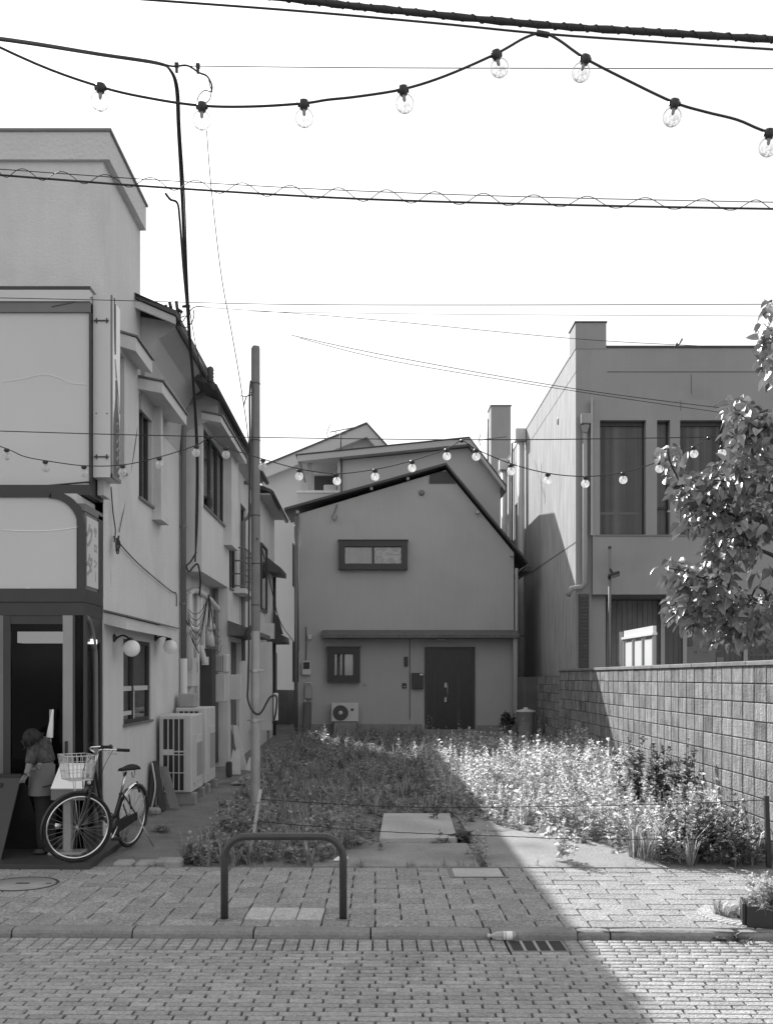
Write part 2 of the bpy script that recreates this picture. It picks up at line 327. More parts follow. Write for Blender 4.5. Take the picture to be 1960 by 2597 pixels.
def pieces(items, lx, ly, lz, bev, name, m, parent, limit=300):
    """the largest in view as objects of their own sharing meshes, the rest joined"""
    def inview(i): return i[1] > 5.45 and (-CX - 40) / F * i[1] < i[0] < (1960 - CX + 40) / F * i[1]
    vis = sorted([i for i in items if inview(i)], key=lambda i: i[1] / (i[5] * i[6]) ** .5)
    near = vis[:limit]; ids = {id(i) for i in near}; rest = [i for i in items if id(i) not in ids]
    meshes = {}
    for (x, y, z, ta, tbb, sx, sy) in near:
        key = (round(sx, 2), round(sy, 2))
        if key not in meshes: meshes[key] = bevel_arrays(lx * sx, ly * sy, lz, bev).mesh(name, m)
        o = put(name, meshes[key], parent); o.location = (x, y, z); o.rotation_euler = (tbb, -ta, ang)
    if rest: replicate(rest, lx, ly, lz, bev, name, m, parent)
jit = lambda a: random.uniform(-a, a)
bl, bw_, bp = .208, .0776, .0776
items = []
y = 7.548
for r in range(4):                                     # gutter course: half bricks stacked in line
    y -= bp
    for i in range(-62, 62):
        x = i * .107 + .03
        if .97 < x < 1.42 and r < 4: continue
        if abs(x) < 6.6: items.append((x, yk(x, y + bp / 2), -.060 + jit(.001), jit(.005), jit(.006), .495, .95))
y -= .01
for r in range(52):
    off = (r % 2) * .5 * bl + (.07 if r % 7 == 3 else 0) + jit(.012)
    for i in range(-30, 30):
        x = i * bl + off
        if abs(x) < 5.6 and (y - bp > 4.2 or abs(x) < 4): items.append((x + jit(.002), yk(x, y - bp / 2), -.060 + jit(.0011), jit(.005), jit(.007), 1, 1))
    y -= bp
pieces(items, 0.1940, .0655, .034, .0035, 'brick', 'brick', road)
a = .203; Y0 = 7.694; items = []; light = []
block_ = {(i, j) for i in (-5, -4, -3) for j in (1, 2)}            # three paler slabs laid side by side
def slab_item(cells):
    cells = [c for c in cells if c not in block_ and 0 <= c[1] < 12]
    if not cells: return
    n = len(cells); xc = sum(c[0] + .5 for c in cells) / n * a - .005; yc = Y0 + sum(c[1] + .5 for c in cells) / n * .1975; hor = n == 2 and cells[0][1] == cells[1][1]
    items.append((xc, yk(xc, yc), jit(.0016), jit(.003), jit(.004), 2 if hor else 1, 2 if n == 2 and not hor else 1))
for i in range(-40, 40):
    for j in range(0, 13):
        t = (i - j) % 4
        if t == 0: slab_item([(i, j), (i + 1, j)])
        elif t == 2: slab_item([(i, j), (i, j - 1)])
wp = [((i + .5) * a - .005, yk((i + .5) * a, Y0 + 2 * .1975), .001, 0, 0, 1, 2) for i in (-5, -4, -3)]
pieces([it for it in items if abs(it[0]) < 8], a * .966, .1975 * .955, .024, .006, 'paving_slab', 'slab', pavement)
for it in wp:
    o = put('paving_slab', bevel_arrays(a * it[5] * .965, .1975 * it[6] * .965, .024, .007).mesh('paving_slab', 'slablight'), pavement)
    o.location = (it[0], it[1], it[2] + .004); o.rotation_euler = (0, 0, ang); o['label'] = 'paler worn paving slab with a chipped face'
kerb = thing('kerb', 'low weathered concrete kerb between the brick road and the paving', 'kerb', (0, 7.6, 0)); kerb['kind'] = 'structure'; del kerb['category']
jx = [-700, -285, 27, 335, 643, 940, 1243, 1461, 1545, 1860, 2170, 2480, 2800]
for i in range(len(jx) - 1):
    x0, x1 = XX(jx[i], 7.6) + .006, XX(jx[i + 1], 7.6) - .006; sb = .034 if i >= 7 else 0; dz = -.006 if i >= 7 else 0; dz += jit(.003)
    m = MB(); n = 5; ring = [(7.685, dz), (7.585 + sb, dz), (7.560 + sb, dz - .010), (7.549 + sb, dz - .030), (7.547 + sb, -.10), (7.685, -.10)]
    for k in range(n):
        xa = x0 + (x1 - x0) * k / (n - 1); e = .012 if k in (0, n - 1) else jit(.0025)
        m.v += [(xa, yk(xa, yy + (e if yy < 7.6 else 0)), zz - (e * .6 if zz > -.05 else 0)) for yy, zz in ring]
    for k in range(n - 1):
        for q in range(6): m.f.append((k * 6 + q, (k + 1) * 6 + q, (k + 1) * 6 + (q + 1) % 6, k * 6 + (q + 1) % 6))
    m.f += [tuple(range(6)), tuple((n - 1) * 6 + q for q in reversed(range(6)))]; m.sm = [False] * len(m.f)
    m.build('kerb_stone', 'kerb', kerb)
# lot ground: bare earth rising gently to the house
from mathutils import noise as mn
nx, ny = 150, 170; V = []; Q = []
for j in range(ny + 1):
    D = 10.055 + (31 - 10.055) * (j / ny) ** 1.3
    for i in range(nx + 1):
        x = -8 + 16 * i / nx; e = min(1, (D - 10.055) * 2)
        V.append((x, D + (SK * x if j == 0 else SK * x * max(0, 1 - (D - 10) / 3)), gz(D) - .012 + e * (.035 * mn.noise((x * 1.1, D * 1.1, 3)) + .014 * mn.noise((x * 6, D * 6, 1)))))
for j in range(ny):
    for i in range(nx): k = j * (nx + 1) + i; Q.append((k, k + 1, k + nx + 2, k + nx + 1))
lot = struct(npmesh('lot_ground', V, Q, 'earth'))
MB().quad((-200, 31, .42), (200, 31, .42), (200, 900, .42), (-200, 900, .42)).build('far_ground', 'earth')['kind'] = 'structure'
def pad(name, pts, z0, z1, m, bev=.012):
    v = MB(); v.prism([(x, y, gz(y) + z0) for x, y in pts], (0, 0, z1 - z0)); o = v.build(name, m); return struct(o)
pad('concrete_pad', [(.04, 11.32), (.90, 11.36), (.94, 13.1), (.10, 13.1)], -.1, .055, 'padlight')
pad('concrete_pad', [(-.62, 10.075), (1.02, 10.05), (1.00, 11.29), (-.02, 11.29), (-.10, 10.95), (-.62, 10.95)], -.1, .012, 'pad')
pad('concrete_pad', [(1.10, 10.045), (2.85, 10.01), (2.6, 13.4), (1.04, 13.4)], -.1, .010, 'pad')
pad('shop_doorstep', [(-9, 10.07 + .02), (-2.78, 9.93 + .02), (-2.78, 11.48), (-9, 11.48)], -.1, .050, 'trim')
# covers set in the paving and the gutter
t = thing('manhole_cover', 'round iron manhole cover in the paving at the left edge', 'manhole cover', (-3.19, 9.26, 0))
MB().lathe((-3.19, 9.26, -.02), (0, 0, 1), [(.318, 0), (.318, .026), (.296, .026), (.296, .02)], 36).build('rim', 'trim', t)
MB().lathe((-3.19, 9.26, -.02), (0, 0, 1), [(.289, 0), (.289, .0255), (.0, .0265)], 36).build('lid', 'cover', t)
bx(-3.25, -3.13, 9.245, 9.285, .0, .0085).build('lifting_slot', 'black', t); bx(-2.98, -2.93, 9.25, 9.27, .0, .0085).build('keyhole', 'black', t)
t = thing('inspection_cover', 'pale rectangular inspection cover in a metal frame beside the lot', 'cover', (.96, 9.8, 0))
f = MB()
for q in ((.70, 1.235, 9.545, 9.565), (.70, 1.235, 10.015, 10.035), (.70, .72, 9.565, 10.015), (1.215, 1.235, 9.565, 10.015)): f.box(*q, -.01, .010)
f.build('frame', 'trim2', t); bx(.738, 1.197, 9.583, 9.997, -.01, .0075, bev=.003).build('lid', 'padlight', t)
t = thing('gutter_grating', 'dark iron gutter grating beside the kerb under the bottle', 'drain', (1.15, 7.4, -.06))
f = MB()
for q in ((.948, 1.364, 7.195, 7.215), (.948, 1.364, 7.49, 7.51), (.948, .968, 7.215, 7.49), (1.344, 1.364, 7.215, 7.49)): f.box(*q, -.08, -.057)
f.build('frame', 'trim2', t); bx(.948, 1.364, 7.195, 7.51, -.085, -.076).build('well', 'black', t)
for k in range(3): bx(1.045 + k * .095, 1.065 + k * .095, 7.215, 7.49, -.076, -.056).build('cross_bar', 'cover', t)
for k in range(13): bx(.969, 1.343, 7.225 + k * .0205, 7.233 + k * .0205, -.076, -.0585).build('bar', 'trim', t)
# hoop barrier
pts = []
lx, rx, by, ht, rr = -1.167, -.252, 7.906, .64, .165
by_l, by_r = by, by
pts = [(lx, by, -.02), (lx, by, ht - rr)] + [(lx + rr - rr * math.cos(t_), by, ht - rr + rr * math.sin(t_)) for t_ in np.linspace(0, math.pi / 2, 9)[1:]] + [(rx - rr + rr * math.sin(t_), by, ht - rr + rr * math.cos(t_)) for t_ in np.linspace(0, math.pi / 2, 9)] + [(rx, by, -.02)]
t = thing('hoop_barrier', 'dark steel hoop barrier standing on the paving behind the kerb', 'barrier', (-.71, by, 0))
tb(pts, .030, 16).build('hoop', 'hoop', t)
for x in (lx, rx): MB().lathe((x, by, 0), (0, 0, 1), [(.06, .0), (.058, .006), (.031, .008)], 18).build('base_plate', 'trim2', t)
# plastic bottle in the gutter
t = thing('plastic_bottle', 'clear plastic drink bottle lying on its side against the kerb', 'bottle', (.92, 7.505, -.058))
bc, bz = 7.508, -.024
MB().lathe((.835, bc, bz), (1, -.03, 0), [(.0125, .0), (.013, .012), (.017, .022), (.026, .04), (.032, .062), (.033, .08), (.031, .084), (.033, .09), (.033, .175), (.030, .185), (.012, .186), (0, .18)], 20).build('bottle_body', 'pet', t)
MB().lathe((.815, bc, bz), (1, -.03, 0), [(0, 0), (.0135, .001), (.014, .02), (.0125, .022)], 16).build('cap', 'offwhite', t)
MB().lathe((.835, bc, bz), (1, -.03, 0), [(.0337, .098), (.0337, .162)], 20).build('bottle_label', 'white', t)
for (u, v_) in ((.104, .004), (.112, .006)): MB().lathe((.835, bc, bz), (1, -.03, 0), [(.0341, u), (.0341, u + v_)], 20).build('label_band', 'print2', t)
# ------------------------------------------------------------------ left shop house
t = L1 = thing('shop_house', 'pale plastered shop house with tall parapet and boxed signs at left', 'house', (-5, 12.5, 0))
XW = -3.05
m = MB().wall('X', XW, .2, 11.48, 16.05, -.1, 6.0, [(12.39, 13.89, 1.30, 2.34), (11.75, 12.44, 4.35, 5.75), (13.2, 13.96, 4.2, 5.55)])
m.box(-9, XW - .2, 11.7, 16.05, -.1, 6.0); m.build('wall', 'plaster', t)
m = bx(-9, XW, 11.48, 13.28, 5.98, 7.66); m.box(-9, XW - .004, 11.48, 11.7, 2.60, 5.98); m.build('parapet_wall', 'plaster', t)
bx(-9, -2.97, 11.43, 13.26, 7.65, 7.96).build('parapet_band', 'band', t); bx(-9, -2.945, 11.41, 13.28, 7.96, 7.99).build('coping', 'trim2', t)
prof = [(-3.045, 5.35), (-3.01, 5.75), (-2.94, 6.05), (-2.82, 6.27), (-2.60, 6.40), (-2.60, 6.47), (-3.3, 6.6), (-3.3, 5.45)]
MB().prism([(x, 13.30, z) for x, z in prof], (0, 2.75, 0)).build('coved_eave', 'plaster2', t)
MB().prism([(-3.05, 12.98, 6.66), (-2.54, 12.98, 6.44), (-2.54, 12.98, 6.35), (-3.05, 12.98, 6.56)], (0, .05, 0)).build('verge_board', 'plaster', t)
MB().prism([(-2.52, 12.95, 6.45), (-2.52, 12.95, 6.51), (-3.03, 12.95, 6.73), (-6.5, 13.3, 8.1), (-9.5, 13.3, 6.9), (-9.5, 13.3, 6.8), (-6.5, 13.3, 8.02), (-3.03, 12.95, 6.665)], (0, 2.95, 0)).build('roof', 'roof', t)
tb([(-2.55, 13.30, 6.43), (-2.55, 16.1, 6.41)], .035, 8).build('gutter', 'trim2', t)
def hood(parent, x0, x1, d0, d1, zt, th, name='hood'):
    """flat hood over a window: sloped top slab with pale fascia"""
    MB().prism([(x0, d0, zt), (x1, d0, zt - .06), (x1, d0, zt - .06 - th), (x0, d0, zt - th)], (0, d1 - d0, 0)).build(name, 'plaster', parent)
    MB().prism([(x0, d0 - .02, zt + .03), (x1 + .03, d0 - .02, zt - .035), (x1 + .03, d0 - .02, zt - .055), (x0, d0 - .02, zt + .005)], (0, d1 - d0 + .04, 0)).build(name + '_flashing', 'trim2', parent)
hood(t, XW, -2.86, 12.22, 13.12, 5.98, .16); hood(t, XW, -2.74, 13.16, 14.85, 5.72, .14)
hood(t, XW, -2.80, 11.50, 14.45, 2.60, .13, 'side_canopy')
def win_x(parent, X, d0, d1, z0, z1, fr=.045, rec=.10, mull=(), inner='interior', trim='trim', pane='pane', sill=True):
    """window in a wall facing +X: frame, mullions, panes, sill"""
    w_ = MB(); xa, xb = X - rec, X - rec + .05
    for q in ((d0, d1, z0, z0 + fr), (d0, d1, z1 - fr, z1), (d0, d0 + fr, z0 + fr, z1 - fr), (d1 - fr, d1, z0 + fr, z1 - fr)): w_.box(xa, xb, *q)
    for c in mull: w_.box(xa - .004, xb + .004, c - fr * .5, c + fr * .5, z0 + fr, z1 - fr)
    fo = w_.build('window', trim, parent)
    cuts = [d0] + list(mull) + [d1]
    for c0, c1 in zip(cuts[:-1], cuts[1:]): bx(xa + .018, xa + .024, c0 + fr * .6, c1 - fr * .6, z0 + fr * .8, z1 - fr * .8).build('pane', pane, fo)
    MB().quad((xa - .10, d0, z0), (xa - .10, d1, z0), (xa - .10, d1, z1), (xa - .10, d0, z1)).build('backing', inner, fo)
    if sill: bx(X - rec, X + .035, d0 - .03, d1 + .03, z0 - .03, z0).build('sill', 'trim2', fo)
    return fo
win_x(t, XW, 11.75, 12.44, 4.35, 5.75, mull=(12.1,), inner='blind'); win_x(t, XW, 13.2, 13.96, 4.2, 5.55, mull=(13.6,), inner='blind')
bx(XW, XW + .12, 13.99, 14.10, 4.1, 5.56).build('window_fin', 'plaster', t); bx(XW, XW + .13, 13.96, 14.5, 4.02, 4.1).build('window_ledge', 'plaster', t)
wo = win_x(t, XW, 12.39, 13.89, 1.30, 2.34, mull=(12.95,), inner='interior', rec=.07)
for (q0, q1, z0, z1) in ((12.44, 13.84, 1.70, 1.76), (12.44, 12.50, 1.34, 2.30), (13.03, 13.08, 1.34, 1.72), (12.5, 13.03, 1.40, 1.45)): bx(XW - .048, XW - .030, q0, q1, z0, z1).build('inner_sash', 'offwhite', wo)
bx(XW - .135, XW - .125, 12.44, 13.84, 1.74, 2.30).build('roller_blind', 'greybox', wo)
# upper signboard: pale panel in a dark frame, protruding from the front
sb = thing('upper_signboard', 'large blank pale signboard panel above the shop front', 'sign', (-5, 11, 5))
bx(-9, -3.075, 11.02, 11.47, 3.93, 5.79).build('panel', 'cream', sb)
bx(-9, -3.06, 10.99, 11.02, 5.79, 5.90).build('top_rail', 'trim2', sb); bx(-9, -3.06, 10.97, 11.47, 5.90, 6.02).build('head_box', 'cream', sb)
bx(-9, -3.055, 10.97, 11.47, 6.02, 6.06).build('top_flashing', 'trim', sb)
bx(-3.075, -3.056, 10.99, 11.47, 3.93, 5.79).build('side_rail', 'trim', sb); bx(-9, -3.056, 10.96, 11.47, 3.82, 3.93).build('bottom_rail', 'trim', sb)
q = lambda a_, b_, d=11.015: P(a_, b_, d)
tb(spline([q(8, 968), q(60, 960), q(110, 949), q(150, 958), q(180, 971), q(218, 975)], 5), .0025, 5).build('scuff_line', 'signwhite', sb)
tb([q(130, 777, 10.985), q(234, 754, 10.98)], .006, 5).build('wire_reflection', 'trim2', sb); tb([q(105, 1233, 10.98), q(228, 1222, 10.98)], .010, 5).build('wire_reflection', 'trim', sb)  # dark strips drawn as the support wires' reflections on the board
# vertical sign with a bottle picture on its side face
vs = thing('vertical_sign', 'tall narrow white box sign with a bottle picture on its side', 'sign', (-2.95, 11.2, 5))
x0, x1, d0, d1, z0, z1 = -3.05, -2.85, 11.06, 11.44, 4.03, 6.00
bx(x0, x1 - .012, d0, d1, z0, z1).build('case', 'cream', vs); bx(x1 - .012, x1, d0 + .03, d1 - .012, z0 + .04, z1 - .03).build('face', 'signwhite', vs)
bx(x1 - .012, x1 + .006, d0, d0 + .03, z0, z1).build('edge_trim', 'trim2', vs); bx(x1 - .012, x1 + .010, d0, d1, z0, z0 + .04).build('edge_trim', 'trim2', vs)
for zz in (4.25, 5.72):
    bx(x0 + .01, x1 - .03, d0 - .012, d0 - .001, zz - .006, zz + .006).build('hinge_bar', 'trim', vs)
    for xx in (x0 + .04, x1 - .05): bx(xx - .006, xx + .006, d0 - .014, d0 - .001, zz - .025, zz + .025).build('hinge_pin', 'trim', vs)
for xx in (x0 + .035, x1 - .05): MB().ball((xx, d0 - .001, 4.72), .008, 8).build('bolt', 'trim', vs)
prof = [(.12, 0), (.13, .02), (.13, .52), (.115, .62), (.07, .74), (.04, .84), (.035, 1.0), (.038, 1.01), (.038, 1.05)]; yc, zb = 11.26, 4.08
poly = [(x1 + .002, yc + r, zb + h) for r, h in prof] + [(x1 + .002, yc - r, zb + h) for r, h in reversed(prof)]
MB().prism(poly, (.004, 0, 0)).build('bottle_picture', 'print_', vs)
for k, (hh, ss) in enumerate(((.08, .10), (.17, .12), (.27, .11), (.36, .12), (.44, .09), (.56, .09))):
    tb(spline([(x1 + .008, yc - .05 + (k % 2) * .02, zb + hh), (x1 + .008, yc + .05, zb + hh + ss * .5), (x1 + .008, yc - .01, zb + hh + ss * .9)], 4), .008, 5).build('lettering', 'print2', vs)
tb(spline([(x1 + .004, 11.16, 6.0), (x1 + .004, 11.17, 5.7), (x1 + .004, 11.20, 5.4), (x1 + .004, 11.20, 5.95)], 5), .008, 5).build('line_drawing', 'print_', vs)
tb(spline([(x1 + .004, 11.24, 5.15), (x1 + .004, 11.20, 5.35), (x1 + .004, 11.33, 5.0), (x1 + .004, 11.40, 4.8)], 5), .004, 5).build('line_drawing', 'print2', vs)
bx(x0 + .01, x1 - .12, 11.2, 11.47, 3.86, 4.03).build('bracket', 'offwhite', vs)
# lower box sign and the glazed shop bay under it
ls = thing('lower_box_sign', 'round cornered dark framed box sign over the shop door', 'sign', (-4, 11, 3.2))
bx(-9, -3.14, 10.76, 11.47, 2.80, 3.80).build('panel', 'cream', ls)
def archframe(d0, d1, xo, xi, zb, zt, r):   # dark frame with a rounded top right corner, in the XZ plane
    def arc(x, z, rad): return [(x - rad + rad * math.cos(q), z - rad + rad * math.sin(q)) for q in np.linspace(0, math.pi / 2, 9)]
    o_, i_ = [(xo, zb)] + arc(xo, zt, r), [(xi, zb)] + arc(xi, zt - (xo - xi), r - (xo - xi) * .5); v = MB()
    for k in range(len(o_) - 1):
        a_, b_, c_, d_ = o_[k], o_[k + 1], i_[k + 1], i_[k]; v.prism([(a_[0], d0, a_[1]), (b_[0], d0, b_[1]), (c_[0], d0, c_[1]), (d_[0], d0, d_[1])], (0, d1 - d0, 0))
    return v
q = lambda a_, b_: P(a_, b_, 10.757)
tb(spline([q(60, 1496), q(72, 1492), q(82, 1498), q(85, 1510)], 4), .004, 5).build('scuff_line', 'signwhite', ls); tb(spline([q(128, 1508), q(136, 1502), q(144, 1503)], 4), .003, 5).build('scuff_line', 'signwhite', ls); tb(spline([q(5, 1344), q(80, 1347), q(150, 1344), q(200, 1336)], 4), .004, 5).build('scuff_line', 'signwhite', ls)
archframe(10.735, 10.80, -3.053, -3.122, 2.80, 3.82, .34).build('arched_frame', 'trim', ls)
bx(-9, -3.40, 10.735, 10.76, 3.76, 3.82).build('top_rail', 'trim', ls); bx(-9, -3.052, 10.73, 11.47, 2.66, 2.80).build('bottom_rail', 'trim', ls)
bx(-3.16, -3.064, 10.80, 11.47, 2.80, 3.62).build('side_case', 'trim2', ls); bx(-3.064, -3.058, 10.86, 11.30, 2.84, 3.58).build('side_face', 'cream', ls)
bx(-3.064, -3.055, 11.30, 11.475, 2.80, 3.66).build('side_frame', 'trim', ls); bx(-3.16, -3.055, 10.78, 11.475, 3.62, 3.70).build('side_frame', 'trim2', ls)
RX = Matrix(((0, 0, 1), (1, 0, 0), (0, 1, 0))).to_4x4()
for ch, sz, yy, zz, mm in (('ク', .28, 10.955, 3.36, 'print2'), ('タ', .26, 10.95, 3.05, 'print2'), ('サ', .12, 11.18, 3.44, 'print2'), ('ロ', .11, 11.18, 3.27, 'print2'), ('ン', .11, 11.18, 3.10, 'print2'), ('｜', .10, 11.18, 2.96, 'print2')):
    text_mesh(ch, sz, Matrix.Translation((-3.056, yy, zz)) @ RX, mm, 'lettering', ls)
bay = thing('shop_bay', 'dark glazed shop front with a pale door stile and arched side', 'shop front', (-4, 11, .05))
bx(-9, -3.055, 10.74, 11.47, 2.52, 2.655).build('head_beam', 'trim', bay); bx(-9, XW - .21, 11.45, 11.46, .05, 2.5).build('inner_wall', 'interior', bay)
def fx(p0, p1): return XX(p0, 10.74), XX(p1, 10.74)
for p0, p1, mm in ((-160, 8, 'trim2'), (159, 184, 'greybox'), (8, 26, 'trim'), (211, 217, 'trim'), (184, 190, 'trim')):
    bx(*fx(p0, p1), 10.742 + (.004 if mm == 'trim' else 0), 10.79, .05, 2.52).build('stile', mm, bay)
bx(*fx(26, 159), 10.75, 10.79, 2.43, 2.52).build('door_rail', 'trim', bay); bx(*fx(26, 159), 10.75, 10.79, .05, .20).build('door_rail', 'trim', bay)
bx(*fx(26, 159), 10.765, 10.771, .20, 2.43).build('door_pane', 'darkpane', bay); bx(*fx(190, 211), 10.765, 10.771, .05, 2.52).build('door_pane', 'darkpane', bay)
bx(*fx(166, 172), 10.715, 10.742, 1.02, 1.20).build('door_handle', 'black', bay)
for p0, p1, z0, z1 in ((22, 137, 2.24, 2.36), (190, 216, 2.23, 2.28)): bx(*fx(p0, p1), 11.0, 11.2, z0, z1).build('ceiling_lamp', 'lit', bay)
m = MB().wall('X', -3.06, .05, 10.79, 11.475, .05, 2.52, [(10.88, 11.40, .25, 2.25)]); m.build('side_panel', 'trim', bay)
bx(-3.085, -3.08, 10.87, 11.41, .24, 2.26).build('side_pane', 'darkpane', bay)
tb(spline([(-3.052, 10.80, 2.50), (-3.052, 10.95, 2.44), (-3.052, 11.10, 2.22), (-3.052, 11.16, 1.9), (-3.052, 11.18, .1)], 5), .03, 8).build('arched_trim', 'trim2', bay)
# wall lamps, hanging wires on the shop wall
for k, (pbx, pby, D, pgx, pgy, zg, lab) in enumerate(((288, 1613, 11.93, 334.6, 1644.5, 2.207, 'opal globe wall lamp nearer the street, above the side window'), (393, 1613, 14.16, 431.4, 1641, 2.29, 'opal globe wall lamp farther back, beside the drainpipe'))):
    t = thing('globe_wall_lamp', lab, 'lamp', (XW, D, zg), 'globe lamps on the shop side wall'); xg = -2.84
    MB().ball((xg, D, zg), .098, 20).build('globe', 'globe', t); MB().lathe((XW + .002, D, zg + .12), (1, 0, 0), [(.05, 0), (.045, .012), (.02, .03), (.012, .04)], 14).build('wall_rose', 'black', t)
    tb(spline([(XW + .03, D, zg + .12), (XW + .10, D, zg + .15), (xg - .05, D, zg + .13), (xg - .01, D, zg + .085)], 5), .011, 8).build('arm', 'black', t)
    MB().lathe((xg - .03, D, zg + .125), (.25, 0, -1), [(.012, 0), (.04, .012), (.045, .03), (.05, .038)], 14).build('gallery', 'black', t)
t = thing('wire_coil', 'loose coil of black cable hanging on the pale shop wall', 'cable', (-3.0, 11.9, 3.4))
q = [P(275, 1235, 11.75), P(280, 1300, 11.78), P(286, 1345, 11.8), P(283, 1375, 11.8)]; m = tb(spline([v + Vector((.03, 0, 0)) for v in q]), .008, 6)
c = P(287, 1385, 11.8) + Vector((.05, 0, 0)); m.tube([c + Vector((0, .07 * math.cos(u), .09 * math.sin(u))) for u in np.linspace(0, 6.2, 16)], .008, 6)
m.tube(spline([c + Vector((0, 0, .1)), c + Vector((.02, .03, .02)), c + Vector((0, -.05, -.06)), c + Vector((.01, .02, .12))]), .012, 6)
m.tube(spline([P(279, 1400, 11.8), P(280, 1470, 11.8), P(278, 1535, 11.8)]), .006, 5)
m.tube(spline([(XW + .02, 11.85, 3.5), (XW + .03, 13.0, 3.32), (XW + .03, 15.0, 3.15), (XW + .02, 15.55, 3.14), (XW + .02, 15.6, 2.95)]), .008, 5); m.build('cable', 'cable', t)
tag(tb(spline([P(352, 1030, 13.3), P(344, 1120, 13.0), P(322, 1250, 12.6), P(302, 1350, 12.1)], 6), .005, 5).build('wall_wire', 'cable'), 'thin slack wire hanging down the pale shop wall from the window', 'wire')
# drainpipe between the two houses
t = thing('drainpipe', 'dark drainpipe running down between the two plastered houses', 'pipe', (-3.0, 15.95, 0))
tb([(-2.99, 15.93, 2.15), (-2.99, 15.93, 6.0), (-2.95, 15.95, 6.12), (-2.80, 15.97, 6.24), (-2.62, 15.97, 6.36)], .044, 12).build('upper_pipe', 'trim2', t)
tb([(-2.99, 15.93, .14), (-2.99, 15.93, 2.16)], .062, 12).build('lower_pipe', 'pipe', t)
for z in (3.0, 4.2, 5.4): MB().lathe((-2.99, 15.93, z), (0, 0, 1), [(.052, 0), (.052, .03)], 12).build('pipe_clip', 'trim2', t)
# ------------------------------------------------------------------ second house of the row with its jettied upper floor
t = L2 = thing('jettied_house', 'row house with jettied upper floor and hooded window beyond the drainpipe', 'house', (-5, 19, 0))
XJ = -2.73
m = MB().wall('X', XJ, .18, 16.08, 18.95, 3.53, 6.3, [(16.25, 18.40, 4.60, 5.83)]); m.box(-8, XJ - .18, 16.08, 18.95, 3.53, 6.3)
m.build('upper_wall', 'plaster', t); bx(-8, XW, 16.08, 18.95, 0, 3.53).build('lower_wall', 'plaster', t)
m = MB().wall('X', XJ, .18, 18.95, 22.6, 0, 6.3, [(19.1, 20.2, 3.55, 4.75), (20.7, 21.6, 3.5, 5.4), (19.3, 20.5, .3, 2.55)]); m.box(-8, XJ - .18, 18.95, 22.6, 0, 6.3); m.build('rear_wall', 'plaster', t)
win_x(t, XJ, 16.25, 18.40, 4.60, 5.83, mull=(17.0, 17.7), inner='blind', rec=.06)
bx(XJ, XJ + .14, 18.42, 19.3, 4.25, 6.2).build('wall_pier', 'plaster', t)
win_x(t, XJ, 19.1, 20.2, 3.55, 4.75, mull=(19.65,), inner='interior'); win_x(t, XJ, 20.7, 21.6, 3.5, 5.4, mull=(21.1,), inner='blind')
g = MB()
for z in (3.62, 3.85, 4.1, 4.35): g.tube([(XJ, 19.6, z), (XJ + .22, 19.6, z), (XJ + .22, 21.3, z), (XJ, 21.3, z)], .015, 6)
for d in np.linspace(19.6, 21.3, 9): g.tube([(XJ + .22, d, 3.58), (XJ + .22, d, 4.36)], .010, 5)
g.build('window_guard', 'trim2', t); bx(XJ, XJ + .25, 19.55, 21.35, 3.48, 3.57).build('window_ledge', 'plaster', t)
bx(XJ - .10, XJ - .06, 19.3, 20.5, .3, 2.55).build('door', 'darkboard', t)
MB().prism([(XJ, 18.9, 2.92), (XJ + .55, 18.9, 2.72), (XJ + .55, 18.9, 2.64), (XJ, 18.9, 2.64)], (0, 2.3, 0)).build('door_canopy', 'darkboard', t)
hood(t, XJ, -2.42, 16.05, 19.2, 6.02, .10)
MB().prism([(-2.40, 15.25, 6.20), (-2.40, 15.25, 6.27), (-6.5, 15.25, 7.9), (-9.5, 15.25, 6.7), (-9.5, 15.25, 6.6), (-6.5, 15.25, 7.8)], (0, 7.4, 0)).build('roof', 'roof', t)
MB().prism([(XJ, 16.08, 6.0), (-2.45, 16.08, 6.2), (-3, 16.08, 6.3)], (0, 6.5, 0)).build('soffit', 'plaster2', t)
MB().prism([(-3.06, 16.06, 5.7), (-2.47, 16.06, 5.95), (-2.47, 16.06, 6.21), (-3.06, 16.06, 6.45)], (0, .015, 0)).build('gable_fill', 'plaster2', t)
tb([(-2.40, 15.25, 6.2), (-2.40, 22.6, 6.16)], .05, 8).build('gutter', 'trim', t)
m = MB()
for k in range(4): m.lathe((-2.46, 15.28 + k * .001, 6.30 + k * .05), (0, -1, 0), [(.05, 0), (.05, .05), (0, .05)], 8)
m.build('roof_tile_end', 'roof', t)
tb([(-2.62, 20.4, 5.75), (-2.50, 20.4, 5.72), (-2.42, 20.5, 5.5), (-2.55, 20.6, 5.1), (-2.66, 20.6, 5.0), (-2.66, 20.6, 2.9), (-2.66, 20.6, 2.2)], .04, 10).build('drainpipe', 'trim2', t)
tb([(-2.40, 18.7, 2.55), (-2.30, 18.7, 2.78), (-2.30, 19.9, 2.74), (-2.30, 20.0, 2.5), (-2.30, 20.0, 2.3)], .04, 10).build('canopy_pipe', 'trim', t)
tb([(-2.95, 18.9, .3), (-2.95, 18.9, 3.5)], .05, 10).build('drainpipe', 'trim2', t)
